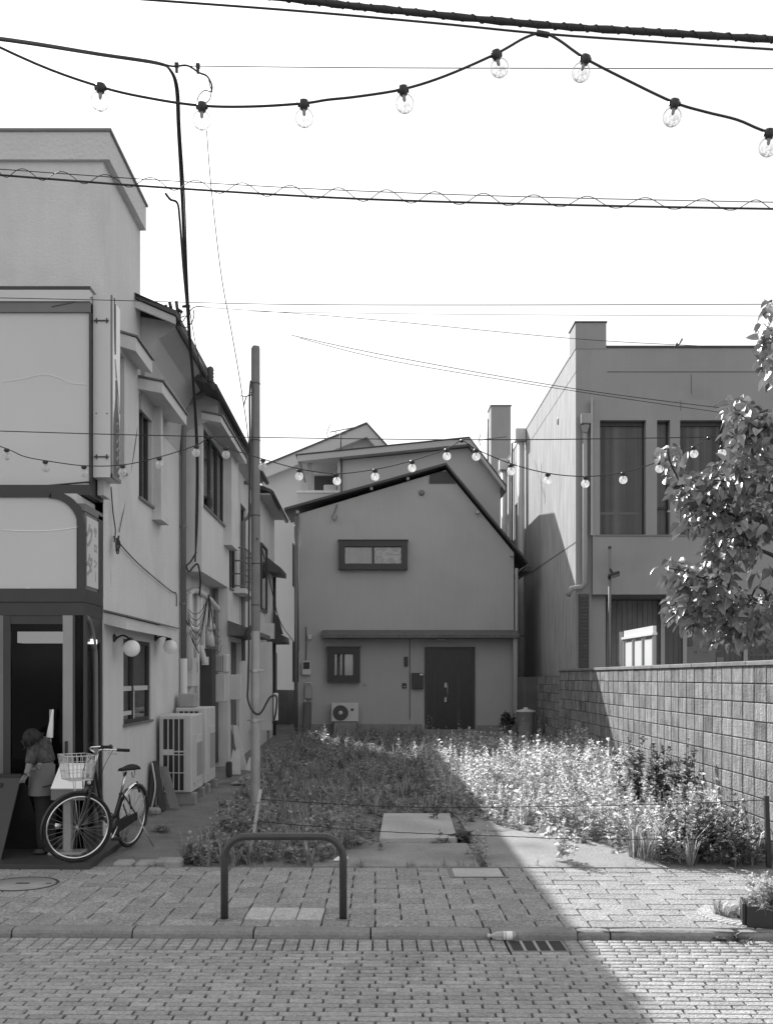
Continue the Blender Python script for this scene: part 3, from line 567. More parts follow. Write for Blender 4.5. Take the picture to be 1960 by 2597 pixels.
# services on the recessed lower wall
t = thing('meter_box', 'pale flat meter box on the lower wall beside the drainpipe', 'meter box', (-2.98, 16.7, 1.9)); bx(XW, -2.93, 16.45, 16.95, 1.72, 2.18, bev=.01).build('case', 'offwhite', t); bx(-2.93, -2.925, 16.80, 16.84, 1.95, 2.12).build('slot', 'trim2', t)
t = thing('tall_cabinet', 'tall dark cabinet with a white label on the lower wall', 'cabinet', (-2.9, 17.7, 1.3)); bx(XW, -2.80, 17.55, 17.95, 1.33, 2.36, bev=.01).build('case', 'trim', t); bx(-2.98, -2.86, 17.545, 17.553, 2.08, 2.22).build('notice', 'white', t)
t = thing('wall_cabinet', 'white wall cabinet right of the tall dark cabinet', 'cabinet', (-2.8, 18.2, 1.6)); bx(XW, -2.67, 18.15, 18.6, 1.43, 1.92, bev=.012).build('case', 'offwhite', t)
t = thing('electric_meter', 'grey electric meter with pale housing above the white wall cabinet', 'meter', (-2.8, 18.2, 2.1)); bx(XW, -2.72, 18.15, 18.5, 1.97, 2.26, bev=.012).build('housing', 'greybox', t); bx(-2.72, -2.62, 18.16, 18.45, 1.95, 2.28, bev=.02).build('cover', 'offwhite', t)
t = thing('wall_cabinet', 'pale cabinet hung beside the dark doorway behind the pole', 'cabinet', (-2.6, 19.4, 1.6)); bx(XJ, -2.53, 19.2, 19.45, 1.45, 1.92, bev=.01).build('case', 'offwhite', t)
m = MB()
for x, d, z0, z1, r in ((-2.99, 17.2, .5, 3.3, .035), (-2.97, 17.35, 2.4, 3.4, .045), (-2.98, 18.05, 2.3, 3.3, .02), (-2.97, 18.45, 2.25, 3.2, .018), (-2.96, 18.6, 2.2, 3.3, .015), (-2.98, 16.35, 2.0, 3.2, .05)): m.tube([(x, d, z0), (x, d, z1)], r, 8)
m.tube(spline([(-2.98, 16.35, 3.2), (-2.97, 16.9, 3.3), (-2.9, 17.6, 3.25), (-2.86, 18.6, 3.1)]), .05, 8); m.tube(spline([(-2.98, 16.2, 2.62), (-2.94, 16.5, 2.66), (-2.94, 17.1, 2.6)]), .05, 8)
m.tube(spline([(-2.97, 17.35, 2.4), (-2.94, 17.35, 2.3), (-2.9, 17.4, 2.1)]), .05, 8)
tag(m.build('service_pipes', 'pipe'), 'tangle of pale lagged service pipes on the recessed lower wall', 'pipes')
t = thing('utility_meter', 'round glass meter with a funnel housing among the wall pipes', 'meter', (-2.88, 17.9, 2.7)); MB().ball((-2.88, 17.9, 2.75), .085, 14).build('dial', 'offwhite', t); MB().lathe((-2.88, 17.9, 2.62), (0, 0, -1), [(.05, 0), (.08, .06), (.075, .2), (.05, .22)], 12).build('housing', 'offwhite', t); bx(-2.95, -2.8, 17.84, 17.96, 2.33, 2.40).build('shelf', 'trim2', t)
m = MB()
def sag(p0, p1, s_, n=9): return [p0.lerp(p1, u) - Vector((0, 0, s_ * 4 * u * (1 - u))) for u in np.linspace(0, 1, n)]
o_ = Vector((.14, 0, 0))
for k in range(6): m.tube(sag(P(506 - k, 1515 + 3 * k, 16.2) + o_, P(464, 1545 + 7 * k, 16.25) + o_ * .6, .16 + .07 * k), .0055, 5)
for k in range(4): m.tube(sag(P(508 + k, 1520, 16.4) + o_, P(550 + 2 * k, 1600 + 12 * k, 18) + o_ * .3, .12 + .10 * k), .005, 5)
for k in range(3): m.tube([P(505 + 2 * k, 1508, 16.2) + o_, P(507 + k, 1545, 16.2) + o_, P(503 + 3 * k, 1590, 16.3) + o_], .006, 5)
m.tube(spline([P(463, 1570, 16.2) + Vector((.05, 0, 0)), P(480, 1620, 16.6) + Vector((.05, 0, 0)), P(497, 1657, 17) + Vector((.05, 0, 0))]), .008, 5)
tag(m.build('wall_cables', 'cable'), 'tangled black cables looping across the recessed lower wall', 'cables')
# ------------------------------------------------------------------ third house of the row
t = L3 = thing('end_row_house', 'farthest plastered house of the left row, behind the pole', 'house', (-5, 24, 0))
bx(-8, -2.6, 22.62, 26.3, 0, 6.0).build('wall', 'plaster', t)
MB().prism([(-2.30, 22.62, 5.94), (-2.30, 22.62, 6.02), (-6.5, 22.62, 7.7), (-9.5, 22.62, 6.5), (-9.5, 22.62, 6.4), (-6.5, 22.62, 7.6)], (0, 3.8, 0)).build('roof', 'roof', t)
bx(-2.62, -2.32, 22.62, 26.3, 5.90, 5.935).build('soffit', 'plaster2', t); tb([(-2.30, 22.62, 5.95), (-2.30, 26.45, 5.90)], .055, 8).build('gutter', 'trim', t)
win_x(t, -2.6, 23.0, 24.2, 3.4, 4.9, rec=.0, inner='interior', sill=True)
MB().prism([(-2.6, 24.6, 4.75), (-2.28, 24.6, 4.5), (-2.28, 24.6, 4.38), (-2.6, 24.6, 4.42)], (0, 1.5, 0)).build('lower_roof', 'roof', t)
MB().prism([(-2.6, 24.4, 3.05), (-2.20, 24.4, 2.86), (-2.20, 24.4, 2.70), (-2.6, 24.4, 2.70)], (0, 1.7, 0)).build('awning', 'trim', t)
bx(-2.6, -2.33, 23.3, 23.6, 2.75, 3.1).build('wall_box', 'offwhite', t); tb([(-2.56, 25.9, .4), (-2.56, 25.9, 4.4)], .04, 8).build('drainpipe', 'trim', t)
m = MB(); m.prism([(-2.6, 25.6, 2.9), (-2.32, 25.6, 2.95), (-2.42, 25.6, 3.35), (-2.56, 25.6, 3.55)], (0, .12, 0)); m.build('awning_bracket', 'trim', t)
t = thing('alley_shade_fence', 'unseen dark board fence added to shade the far alley', 'fence', (-3, 28, .4)); bx(-3.05, -2.98, 26.35, 31, .3, 2.6).build('shade_boards', 'darkboard', t)  # hidden behind the row house, added to keep sun off the alley ground
t = thing('alley_screen', 'tall plain white panel standing in the alley behind the pole', 'panel', (-2.55, 22.1, .4))
bx(XX(617, 22.1), XX(690, 22.1), 22.1, 22.16, ZZ(1853, 22.1), ZZ(1628, 22.1)).build('board', 'offwhite', t)
for px in (622, 676): bx(XX(px, 22.1), XX(px + 6, 22.1), 22.165, 22.2, .28, ZZ(1630, 22.1)).build('post', 'trim2', t)
tag(bx(XX(694, 22), XX(705, 22), 22, 22.05, ZZ(1828, 22), ZZ(1758, 22), bev=.01).build('white_towel_board', 'white'), 'small white board leaning upright at the edge of the alley panel', 'board')
# ------------------------------------------------------------------ air conditioners on the left
def ac_unit(d0, d1, zt, lab):
    t = thing('outdoor_unit', lab, 'air conditioner', (-2.78, d0, .15), 'air conditioners along the left wall'); x0, x1, zb = -3.0, -2.55, .27
    bx(x0, x1, d0, d1, zb, zt, bev=.012).build('casing', 'offwhite', t)
    xs = np.linspace(x0 + .05, x1 - .10, 5)
    bx(x0 + .04, x1 - .09, d0 - .002, d0 + .004, zb + .02, zt - .05).build('grille_backing', 'black', t)
    g = MB(); bars = ((zb + .02, .012), (zb + .27, .012), (zb + .52, .012), (zb + .56, .02), (zt - .05, .014))
    for x in xs: g.box(x - .008, x + .008, d0 - .012, d0 - .003, zb + .02, zt - .05)
    g.build('grille_bars', 'offwhite', t)
    for z, h in bars: bx(x0 + .035, x1 - .085, d0 - .016, d0 - .0125, z, z + h).build('grille_rail', 'offwhite', t)
    bx(x0 + .05, x0 + .20, d0 - .018, d0 - .013, zb + .53, zb + .60).build('name_plate', 'offwhite', t)
    bx(x1, x1 + .012, d0 + .12, d1 - .1, zb + .12, zt - .3).build('fan_panel', 'offwhite', t); bx(x1 + .012, x1 + .03, d0 + .2, d0 + .23, zb + .1, zt - .28).build('panel_rib', 'offwhite', t)
    bx(x1 + .0125, x1 + .02, d0 + .35, d1 - .15, zb + .2, zt - .4).build('fan_grille', 'greybox', t)
    for d in (d0 + .05, d1 - .2):
        tag(bx(x0 - .02, x1 + .05, d, d + .12, gz(d) - .02, .265, bev=.012).build('support_block', 'stone'), 'pale concrete block under the %s end of the %s outdoor unit' % ('near' if d < d0 + .1 else 'far', 'nearer' if d0 < 15 else 'farther'), 'block', 'concrete blocks under the air conditioners')
ac_unit(14.2, 15.12, 1.34, 'nearer of the two large outdoor units, dark grille facing the street')
ac_unit(15.36, 16.3, 1.41, 'farther of the two large outdoor units with a grey box on top')
tag(bx(-2.98, -2.74, 15.5, 15.8, 1.412, 1.62, bev=.015).build('grey_box', 'greybox'), 'grey plastic box standing on the farther outdoor unit', 'box')
def lean(name, x0, x1, d, z0, z1, lx, th, m, lab, cat):
    o = MB().prism([(x0, d, z0), (x1, d, z0), (x1 + lx, d + .12, z1), (x0 + lx, d + .12, z1)], (0, th, 0)).build(name, m); tag(o, lab, cat); return o
lean('dark_plank', -3.03, -2.98, 13.62, .09, .72, .02, .22, 'trim', 'dark narrow board leaning on the pale wall beside the near outdoor unit', 'board')
lean('dark_plank', -2.86, -2.81, 13.6, .09, .74, -.14, .16, 'trim', 'second dark board leaning in front of the near grille', 'board')
lean('wooden_plank', -2.76, -2.64, 13.75, .11, .66, -.18, .03, 'wood', 'weathered plank leaning against the grille of the near outdoor unit', 'plank')
tag(tb(spline([(-2.98, 13.6, .1), (-2.93, 13.62, .4), (-2.97, 13.66, .66), (-2.99, 13.7, .72)]), .012, 6).build('white_edge_strip', 'offwhite'), 'pale strip standing between the leaning boards', 'strip')
tag(MB().box(-3.0, -2.82, 13.35, 13.5, .06, .16, bev=.03).build('loose_stone', 'stone'), 'pale loose stone at the foot of the leaning boards', 'stone')
# debris by the far wall
tag(MB().prism([(-2.52, 17.6, .2), (-2.32, 17.6, .2), (-2.36, 17.75, .62), (-2.48, 17.75, .62)], (0, .02, 0)).build('dustpan', 'offwhite'), 'white plastic dustpan leaning beside the farther outdoor unit', 'dustpan')
tag(tb([(-2.43, 17.7, .6), (-2.50, 17.9, 1.05)], .012, 6).build('broom', 'wood'), 'thin pale broom handle above the dustpan', 'handle')
tag(MB().prism([(-2.28, 17.9, .25), (-2.10, 17.9, .22), (-2.02, 18.0, .42), (-2.22, 18.0, .46)], (0, .03, 0)).build('broken_board', 'offwhite'), 'broken pale board lying tilted at the alley entrance', 'board')
lean('wooden_plank', -2.42, -2.30, 18.4, .2, 1.0, -.2, .03, 'offwhite', 'long pale plank leaning behind the dustpan', 'plank')
tag(MB().box(-2.52, -2.42, 17.2, 17.3, .19, .45, bev=.02).build('dark_bucket', 'trim'), 'small dark canister beside the farther outdoor unit', 'canister')
tag(MB().box(-2.30, -1.62, 17.0, 17.9, .12, .19, bev=.03).build('flat_stone', 'stone'), 'flat pale doorstone on the ground before the dustpan', 'stone')
for k, (px, D, w_, z) in enumerate(((314, 10.22, .19, .035), (370, 10.22, .19, .035), (425, 10.32, .24, .04), (441, 10.12, .16, .075))):
    x = XX(px, D); o = MB().box(x - w_ / 2, x + w_ / 2, D - .09, D + .12, -.03, z, bev=.02).build('edging_stone', 'stone')
    tag(o, ('worn edging stone nearest the bicycle', 'second edging stone from the bicycle', 'large edging stone beside the weeds', 'small pale block lying on the edging stones')[k], 'stone', 'edging stones by the pavement')
# ------------------------------------------------------------------ steel pole in the lot
t = thing('utility_pole', 'slim grey steel pole standing in the weeds', 'pole', (XX(648, 12.2), 12.2, 0)); x = XX(648, 12.2)
MB().lathe((x, 12.2, 2.42), (0, 0, 1), [(.056, 0), (.052, 3.36), (.048, 3.39), (0, 3.40)], 18).build('upper_tube', 'galv', t)
MB().lathe((x, 12.2, -.1), (0, 0, 1), [(.060, 0), (.053, 2.53), (.046, 2.55)], 18).build('lower_sleeve', 'galv2', t)
for y_ in (1117, 1308, 1430, 1535, 973): MB().lathe((x, 12.2, ZZ(y_, 12.2)), (0, 0, 1), [(.058, -.006), (.058, .006)], 18).build('band', 'trim', t)
for y_ in (1701, 1827):
    MB().lathe((x, 12.2, ZZ(y_, 12.2)), (0, 0, 1), [(.062, -.02), (.062, .02)], 18).build('clamp', 'steel', t); tb([(x - .09, 12.15, ZZ(y_, 12.2)), (x + .11, 12.15, ZZ(y_, 12.2))], .008, 6).build('clamp_bolt', 'steel', t)
t = thing('pole_cable', 'black cable running down the steel pole into a hanging loop', 'cable', (x, 12.1, 2))
m = tb(spline([P(636, 965, 12.12), P(633, 1010, 12.12), P(634, 1130, 12.12), P(632, 1300, 12.12), P(631, 1500, 12.12), P(631, 1650, 12.12), P(629, 1735, 12.12), P(628, 1771, 12.12), P(637, 1798, 12.1), P(652, 1812, 12.1), P(664, 1805, 12.1), P(675, 1785, 12.1), P(684, 1770, 12.1), P(695, 1764, 12.1), P(702, 1772, 12.1), P(699, 1810, 12.1), P(692, 1835, 12.1)], 4), .012, 7)
m.tube(spline([P(636, 975, 12.1), P(642, 985, 12.05), P(638, 1000, 12.05), P(625, 1006, 12.05), P(618, 1030, 12.1)]), .007, 5); m.tube(spline([P(610, 1003, 12.1), P(625, 1005, 12.05), P(637, 995, 12.05)]), .005, 5)
m.tube(spline([P(652, 1365, 12.1), P(672, 1420, 14), P(690, 1500, 18), P(712, 1580, 22), P(745, 1628, 25.6)]), .009, 5); m.build('cable', 'cable', t)
# ------------------------------------------------------------------ grey house at the end of the lot
DH = 26.0
def hx(p): return XX(p, DH)
def hz(y_): return ZZ(y_, DH)
t = HS = thing('grey_house', 'grey rendered two storey house with lopsided gable behind the weeds', 'house', (.7, DH, .4))
wl, wr = hx(757), hx(1303)
MB().prism([(wl, DH, .2), (wr, DH, .2), (wr, DH, hz(1402)), (hx(1130), DH, hz(1192)), (wl, DH, hz(1304))], (0, 1.9, 0)).build('wall', 'house', t)
def slope(p0, p1, th, d0, d1): return MB().prism([(p0[0], d0, p0[1]), (p1[0], d0, p1[1]), (p1[0], d0, p1[1] - th), (p0[0], d0, p0[1] - th)], (0, d1 - d0, 0))
slope((hx(722), hz(1291)), (hx(1130), hz(1177)), .06, DH - .20, DH + 1.95).build('roof', 'roof', t); slope((hx(1130), hz(1177)), (hx(1336), hz(1424)), .07, DH - .20, DH + 1.95).build('roof', 'roof', t)
MB().prism([(hx(1088), DH - .03, hz(1226)), (hx(1156), DH - .03, hz(1226)), (hx(1132), DH - .03, hz(1196)), (hx(1118), DH - .03, hz(1196)), (hx(1090), DH - .03, hz(1205))], (0, .028, 0)).build('gable_louvre', 'trim', t)
bx(hx(1332) - .05, hx(1332) + .10, DH - .3, DH + 1.9, hz(1452), hz(1440)).build('gutter', 'trim', t)
for (px, py) in ((755, 1300), (1034, 1215), (942, 1240), (1210, 1300), (1297, 1408)): bx(hx(px) - .035, hx(px) + .035, DH - .12, DH - .001, hz(py) - .035, hz(py) + .035).build('purlin_end', 'house', t)
def boxwin(parent, d, x0, x1, z0, z1, fr, dep, mull, panes, name='window'):
    f = MB()
    for q in ((x0, x1, z0, z0 + fr), (x0, x1, z1 - fr, z1), (x0, x0 + fr, z0 + fr, z1 - fr), (x1 - fr, x1, z0 + fr, z1 - fr)): f.box(q[0], q[1], d - dep, d - .001, q[2], q[3])
    for c in mull: f.box(c - .03, c + .03, d - dep + .02, d - .001, z0 + fr, z1 - fr)
    f.box(x0 - .02, x1 + .02, d - dep - .02, d - .001, z1, z1 + .025)
    o = f.build(name, 'trim', parent); cuts = [x0 + fr] + list(mull) + [x1 - fr]
    for (c0, c1), pm in zip(zip(cuts[:-1], cuts[1:]), panes):
        bx(c0 + .012, c1 - .012, d - .06, d - .05, z0 + fr, z1 - fr).build('pane', 'pane', o); bx(c0, c1, d - .02, d - .003, z0 + fr, z1 - fr).build('blind', pm, o)
    return o
wo = boxwin(t, DH, hx(859), hx(1033), hz(1446), hz(1373), .15, .16, (hx(946),), ('curtain2', 'wavy'))  # right blind carries the painted reflection
boxwin(t, DH, hx(831), hx(913), hz(1730), hz(1643), .17, .2, (hx(871),), ('curtain2', 'frost'))
for (y0, y1) in ((1375, 1485), (1627, 1730)): bx(hx(740), hx(756), DH + .2, DH + 1.2, hz(y1), hz(y0)).build('side_window_box', 'trim', t)
MB().prism([(hx(817), DH, hz(1598)), (hx(817), DH - .5, hz(1612)), (hx(817), DH - .5, hz(1620)), (hx(817), DH, hz(1620))], (hx(1310) - hx(817), 0, 0)).build('canopy', 'darkboard', t)
bx(hx(1297), hx(1307), DH - .32, DH - .22, .35, hz(1620)).build('canopy_post', 'post', t); bx(hx(1038), hx(1040), DH - .012, DH - .001, hz(1826), hz(1622)).build('wall_trim', 'trim', t)
dr = thing('x', 'x', 'x'); bpy.data.objects.remove(dr)
f = MB()
for q in ((1077, 1083, 1646, 1852), (1198, 1204, 1646, 1852), (1077, 1204, 1641, 1646)): f.box(hx(q[0]), hx(q[1]), DH - .05, DH - .001, hz(q[3]), hz(q[2]))
dr = f.build('door', 'trim', t); bx(hx(1083), hx(1198), DH - .03, DH - .002, hz(1850), hz(1646)).build('door_leaf', 'black', dr)
for p0, p1 in ((1098, 1103), (1157, 1166)): bx(hx(p0), hx(p1), DH - .036, DH - .031, hz(1835), hz(1662)).build('door_groove', 'trim', dr)
tb([(hx(1134), DH - .08, hz(1732)), (hx(1134), DH - .08, hz(1780))], .012, 8).build('door_handle', 'steel', dr)
for y_ in (1738, 1775): bx(hx(1127), hx(1132), DH - .04, DH - .031, hz(y_ + 6), hz(y_ - 6)).build('lock_plate', 'steel', dr)
bx(hx(1075), hx(1206), DH - .35, DH - .003, .3, hz(1850)).build('door_step', 'pad', t)
bx(hx(760), hx(1070), DH - .03, DH - .001, .3, hz(1837)).build('foundation', 'pad', t); bx(hx(1208), hx(1302), DH - .03, DH - .001, .3, hz(1840)).build('foundation', 'pad', t)
tb([(hx(751), DH - .06, .3), (hx(751), DH - .06, hz(1310))], .045, 10).build('drainpipe', 'trim2', t); tb([(hx(1309), DH - .06, .3), (hx(1309), DH - .06, hz(1442))], .04, 10).build('drainpipe', 'greybox', t)
tb([(hx(757), DH - .04, hz(1650)), (hx(757), DH - .04, hz(1310))], .02, 8).build('conduit', 'steel', t)
MB().ball((hx(1069), DH - .02, hz(1250)), .075, 14, (1, .6, 1)).build('vent_cap', 'trim2', t)
tb(spline([P(855, 1280, DH - .03), P(848, 1300, DH - .05), P(842, 1312, DH - .08), P(850, 1320, DH - .1), P(855, 1308, DH - .08)]), .015, 6).build('cable_hook', 'trim2', t)
MB().lathe((hx(1117), DH - .2, hz(1622)), (0, 0, -1), [(.12, 0), (.11, .03), (0, .04)], 14).build('porch_light', 'offwhite', t)
def wallthing(name, lab, cat, px0, px1, py0, py1, dep, m, extra=()):
    q = thing(name, lab, cat, (hx((px0 + px1) / 2), DH, hz(py1))); bx(hx(px0), hx(px1), DH - dep, DH - .001, hz(py1), hz(py0), bev=.008).build('case', m, q)
    for nm, a0, a1, b0, b1, mm in extra: bx(hx(a0), hx(a1), DH - dep - .01, DH - dep - .001, hz(b1), hz(b0)).build(nm, mm, q)
    return q
wallthing('letter_box', 'dark letter box with a white tag beside the front door', 'letter box', 1044, 1073, 1707, 1747, .12, 'trim', (('name_tag', 1064, 1072, 1709, 1713, 'white'),))
wallthing('wall_light', 'slim dark wall light left of the front door', 'light', 1025, 1034, 1666, 1690, .06, 'trim')
wallthing('intercom', 'small black intercom panel under the wall light', 'intercom', 1020, 1030, 1733, 1746, .04, 'black', (('button', 1024, 1027, 1740, 1743, 'steel'),))
wallthing('electric_meter', 'electric meter with dark window on the grey house corner', 'meter', 767, 789, 1678, 1712, .12, 'offwhite', (('meter_window', 770, 786, 1680, 1697, 'black'),))
q = wallthing('gas_meter', 'pale gas meter low on the grey house corner', 'gas meter', 774, 792, 1742, 1772, .14, 'greybox')
tb([(hx(775), DH - .07, hz(1742)), (hx(775), DH - .07, hz(1732)), (hx(790), DH - .07, hz(1732)), (hx(790), DH - .07, hz(1742))], .02, 8).build('pipe_loop', 'offwhite', q); tb([(hx(775), DH - .07, hz(1772)), (hx(775), DH - .07, .35)], .02, 8).build('riser_pipe', 'offwhite', q)
wallthing('junction_box', 'small pale junction box above the electric meter', 'box', 781, 790, 1610, 1622, .07, 'offwhite'); wallthing('wall_plaque', 'faint small plaque on the wall right of the lower window', 'plaque', 920, 931, 1733, 1741, .02, 'greybox')
tag(tb(spline([P(775, 1590, DH - .05), P(777, 1640, DH - .05), P(775, 1675, DH - .06)]), .012, 5).build('meter_cable', 'cable'), 'thin cable running down to the electric meter of the grey house', 'cable')
tag(MB().box(hx(770), hx(790), DH - .3, DH - .05, .35, hz(1780), bev=.03).build('meter_cabinet', 'darkboard'), 'weathered dark cabinet below the gas meter', 'cabinet')
t = thing('small_outdoor_unit', 'small outdoor unit with round fan below the lower window of the grey house', 'air conditioner', (hx(877), DH - .4, .5))
bx(hx(842), hx(910), DH - .42, DH - .12, hz(1829), hz(1782), bev=.012).build('casing', 'offwhite', t)
cx_, cz_ = hx(865), hz(1807)
MB().lathe((cx_, DH - .422, cz_), (0, -1, 0), [(.195, 0), (.195, .008), (.18, .010)], 22).build('fan_ring', 'trim2', t); MB().lathe((cx_, DH - .421, cz_), (0, -1, 0), [(.18, .0), (0, .001)], 22).build('fan_opening', 'trim', t)
MB().lathe((cx_, DH - .43, cz_), (0, -1, 0), [(.055, 0), (.05, .012), (0, .014)], 14).build('fan_hub', 'offwhite', t)
for k in range(3): MB().lathe((cx_, DH - .428, cz_), (0, -1, 0), [(.08 + .035 * k, 0), (.086 + .035 * k, .004), (.09 + .035 * k, 0)], 22).build('fan_guard', 'trim2', t)
bx(hx(891), hx(897), DH - .43, DH - .421, hz(1802), hz(1796)).build('badge', 'trim', t)
tag(bx(hx(848), hx(905), DH - .4, DH - .15, .36, hz(1830), bev=.01).build('unit_stand', 'pad'), 'low block stand under the small round fan outdoor unit', 'block')
t = thing('potted_plant', 'dark leafy potted plant right of the front door', 'potted plant', (hx(1275), DH - .5, .4)); MB().lathe((hx(1275), DH - .5, .4), (0, 0, 1), [(.10, 0), (.15, .25), (.16, .26), (.13, .25)], 14).build('pot', 'trim2', t)
t2 = thing('rubbish_bin', 'pale lidded rubbish bin by the canopy post', 'bin', (hx(1333), DH - 1.2, .4)); xb, db = XX(1333, 24.8), 24.8
MB().lathe((xb, db, .4), (0, 0, 1), [(.17, 0), (.22, .62), (.235, .63)], 16).build('body', 'greybox', t2); MB().lathe((xb, db, 1.03), (0, 0, 1), [(.24, 0), (.24, .04), (.06, .07), (.05, .11), (0, .11)], 16).build('lid', 'offwhite', t2)
# ------------------------------------------------------------------ second house behind it
D2 = 28.2
def ax(p): return XX(p, D2)
def az(y_): return ZZ(y_, D2)
t = thing('balcony_house', 'taller house behind the grey one, roofed balcony at its left', 'house', (1, D2, .4))
MB().prism([(ax(862), D2, .3), (ax(1269), D2, .3), (ax(1269), D2, az(1236)), (ax(1187), D2, az(1136)), (ax(862), D2, az(1168))], (0, 5.5, 0)).build('wall', 'house2', t)
bx(ax(754), ax(862), D2, D2 + .12, .3, az(1250)).build('balcony_wall', 'house2', t); bx(ax(751), ax(861), D2 - .03, D2 + .16, az(1250), az(1244)).build('balcony_coping', 'offwhite', t)
bx(ax(754), ax(862), D2 + 1.3, D2 + 5.5, .3, az(1168)).build('recessed_wall', 'house2', t); bx(ax(790), ax(848), D2 + 1.26, D2 + 1.298, az(1252), az(1185)).build('balcony_door', 'trim', t)
bx(ax(780), ax(790), D2 + .02, D2 + .12, az(1244), az(1172)).build('balcony_post', 'greybox', t); bx(ax(856), ax(866), D2 - .02, D2 - .001, az(1250), az(1170)).build('corner_board', 'plaster2', t)
slope((ax(756), az(1162)), (ax(1187), az(1118)), .16, D2 - .35, D2 + 5.6).build('roof', 'house2', t); slope((ax(1187), az(1118)), (ax(1277), az(1238)), .14, D2 - .35, D2 + 5.6).build('roof', 'house2', t)
slope((ax(752), az(1159)), (ax(1187), az(1115)), .025, D2 - .38, D2 + 5.6).build('roof_edge', 'roof', t); slope((ax(1187), az(1115)), (ax(1280), az(1237)), .03, D2 - .38, D2 + 5.6).build('roof_edge', 'roof', t)
bx(ax(1268), ax(1280), D2 - .3, D2 + 5.5, az(1252), az(1240)).build('gutter', 'trim', t); tb([(ax(866), D2 - .05, az(1168)), (ax(866), D2 - .05, az(1330))], .02, 6).build('conduit', 'trim', t)
MB().prism([(ax(756), D2 - .3, az(1165)), (ax(763), D2 - .3, az(1165)), (ax(776), D2 + .05, az(1222)), (ax(770), D2 + .05, az(1222))], (0, .06, 0)).build('eave_bracket', 'trim2', t)
tag(bx(ax(819), ax(853), D2 + .4, D2 + .75, az(1249), az(1222), bev=.02).build('storage_box', 'offwhite'), 'white storage box on the roofed balcony', 'box')
t = thing('laundry_rack', 'hanging rack of pale pegs under the balcony roof', 'laundry rack', (ax(815), D2 + .5, az(1190)))
tb([(ax(792), D2 + .5, az(1190)), (ax(836), D2 + .5, az(1190))], .012, 6).build('rail', 'offwhite', t)
for k in range(8): bx(ax(794 + k * 5.5), ax(797 + k * 5.5), D2 + .49, D2 + .51, az(1196), az(1190)).build('peg', 'offwhite', t)
def antenna(D, px, y0, y1, ps, lab):
    t = thing('tv_antenna', lab, 'antenna', P(px, y1, D), 'rooftop antennas'); tb([P(px, y0, D), P(px, y1, D)], .02, 6).build('mast', 'trim', t)
    for nm, a_, b_ in ps: tb([P(*a_, D), P(*b_, D)], .014 if nm == 'boom' else .010, 5).build(nm, 'trim2', t)
antenna(28.0, 864, 1097, 1172, [('boom', (836, 1096), (908, 1082)), ('reflector', (829, 1098), (837, 1076)), ('reflector', (829, 1098), (834, 1117)), ('cradle', (851, 1094), (853, 1102)), ('cradle', (853, 1103), (878, 1100)), ('cradle', (878, 1100), (880, 1088)), ('dipole', (864, 1140), (870, 1137)), ('dipole', (868, 1150), (890, 1146)), ('dipole', (890, 1150), (894, 1125))], 'tangled television antenna at the left of the balcony roof')
antenna(28.4, 1237, 1062, 1190, [('boom', (1217, 1116), (1285, 1107)), ('reflector', (1214, 1116), (1219, 1100)), ('reflector', (1214, 1116), (1219, 1132))], 'thin mast antenna in front of the concrete tower')
# pale house farthest back
D3 = 35.0
def bx3(p): return XX(p, D3)
def bz3(y_): return ZZ(y_, D3)
t = thing('pale_house', 'pale gabled house farthest back, seen above and left of the others', 'house', (0, D3, .4))
MB().prism([(bx3(668), D3, .3), (bx3(985), D3, .3), (bx3(985), D3, bz3(1150)), (bx3(930), D3, bz3(1090)), (bx3(668), D3, bz3(1196))], (0, 6, 0)).build('wall', 'house3', t)
slope((bx3(660), bz3(1192)), (bx3(930), bz3(1083)), .42, D3 - .4, D3 + 6).build('verge_board', 'house3', t); slope((bx3(930), bz3(1083)), (bx3(1000), bz3(1160)), .42, D3 - .4, D3 + 6).build('verge_board', 'house3', t)
slope((bx3(657), bz3(1190)), (bx3(930), bz3(1078)), .06, D3 - .45, D3 + 6).build('roof', 'roof', t); slope((bx3(930), bz3(1078)), (bx3(1003), bz3(1158)), .06, D3 - .45, D3 + 6).build('roof', 'roof', t)
t = thing('low_wall_stub', 'dark low wall closing the alley between the houses', 'wall', (-2, 30, .4)); bx(-3.2, -1.6, 30, 30.2, .3, 1.5).build('wall_body', 'darkboard', t)
# ------------------------------------------------------------------ concrete building at right
DB = 21.5; k_ = F / DB
def cx(p): return XX(p, DB)
def cz(y_): return ZZ(y_, DB)
t = CB = thing('concrete_building', 'two storey concrete office building with tall curtained windows at right', 'building', (8, DB, 0))
XB = cx(1460); XR = 14.0; zt, zp = cz(882), cz(818); zo = cz(1509); zs0, zs1 = cz(1358), cz(1069)
holes = [(cx(1518), cx(1634), zs0, zs1), (cx(1662), cx(1695), zs0, zs1), (cx(1720), cx(1833), zs0, zs1), (cx(1863), cx(1897), zs0, zs1), (cx(1918), cx(2030), zs0, zs1), (cx(2060), cx(2095), zs0, zs1)]
m = MB().wall('Y', DB - .12, .3, cx(1500), XR, zo, cz(1017), holes); m.build('window_wall', 'conc', t)
m = bx(cx(1500), XR, DB, DB + .2, cz(1017), zt); m.build('upper_wall', 'conc', t)
bx(XB + .004, cx(1500), DB, DB + .4, 1.0, zt).build('corner_wall', 'conc', t); bx(XB - .01, cx(1537), DB - .01, DB + .65, zt - .02, zp).build('corner_pier', 'conc', t)
bx(XB - .03, cx(1539), DB - .03, DB + .68, zp, zp + .025).build('pier_coping', 'trim', t); bx(cx(1537), XR, DB - .02, DB + .3, zt, zt + .045).build('coping', 'trim', t)
sw = [(28.9, 30.9, 5.55, 7.05), (28.9, 30.9, 2.6, 4.0), (32.4, 34.0, 5.55, 7.05)]
MBw = MB()
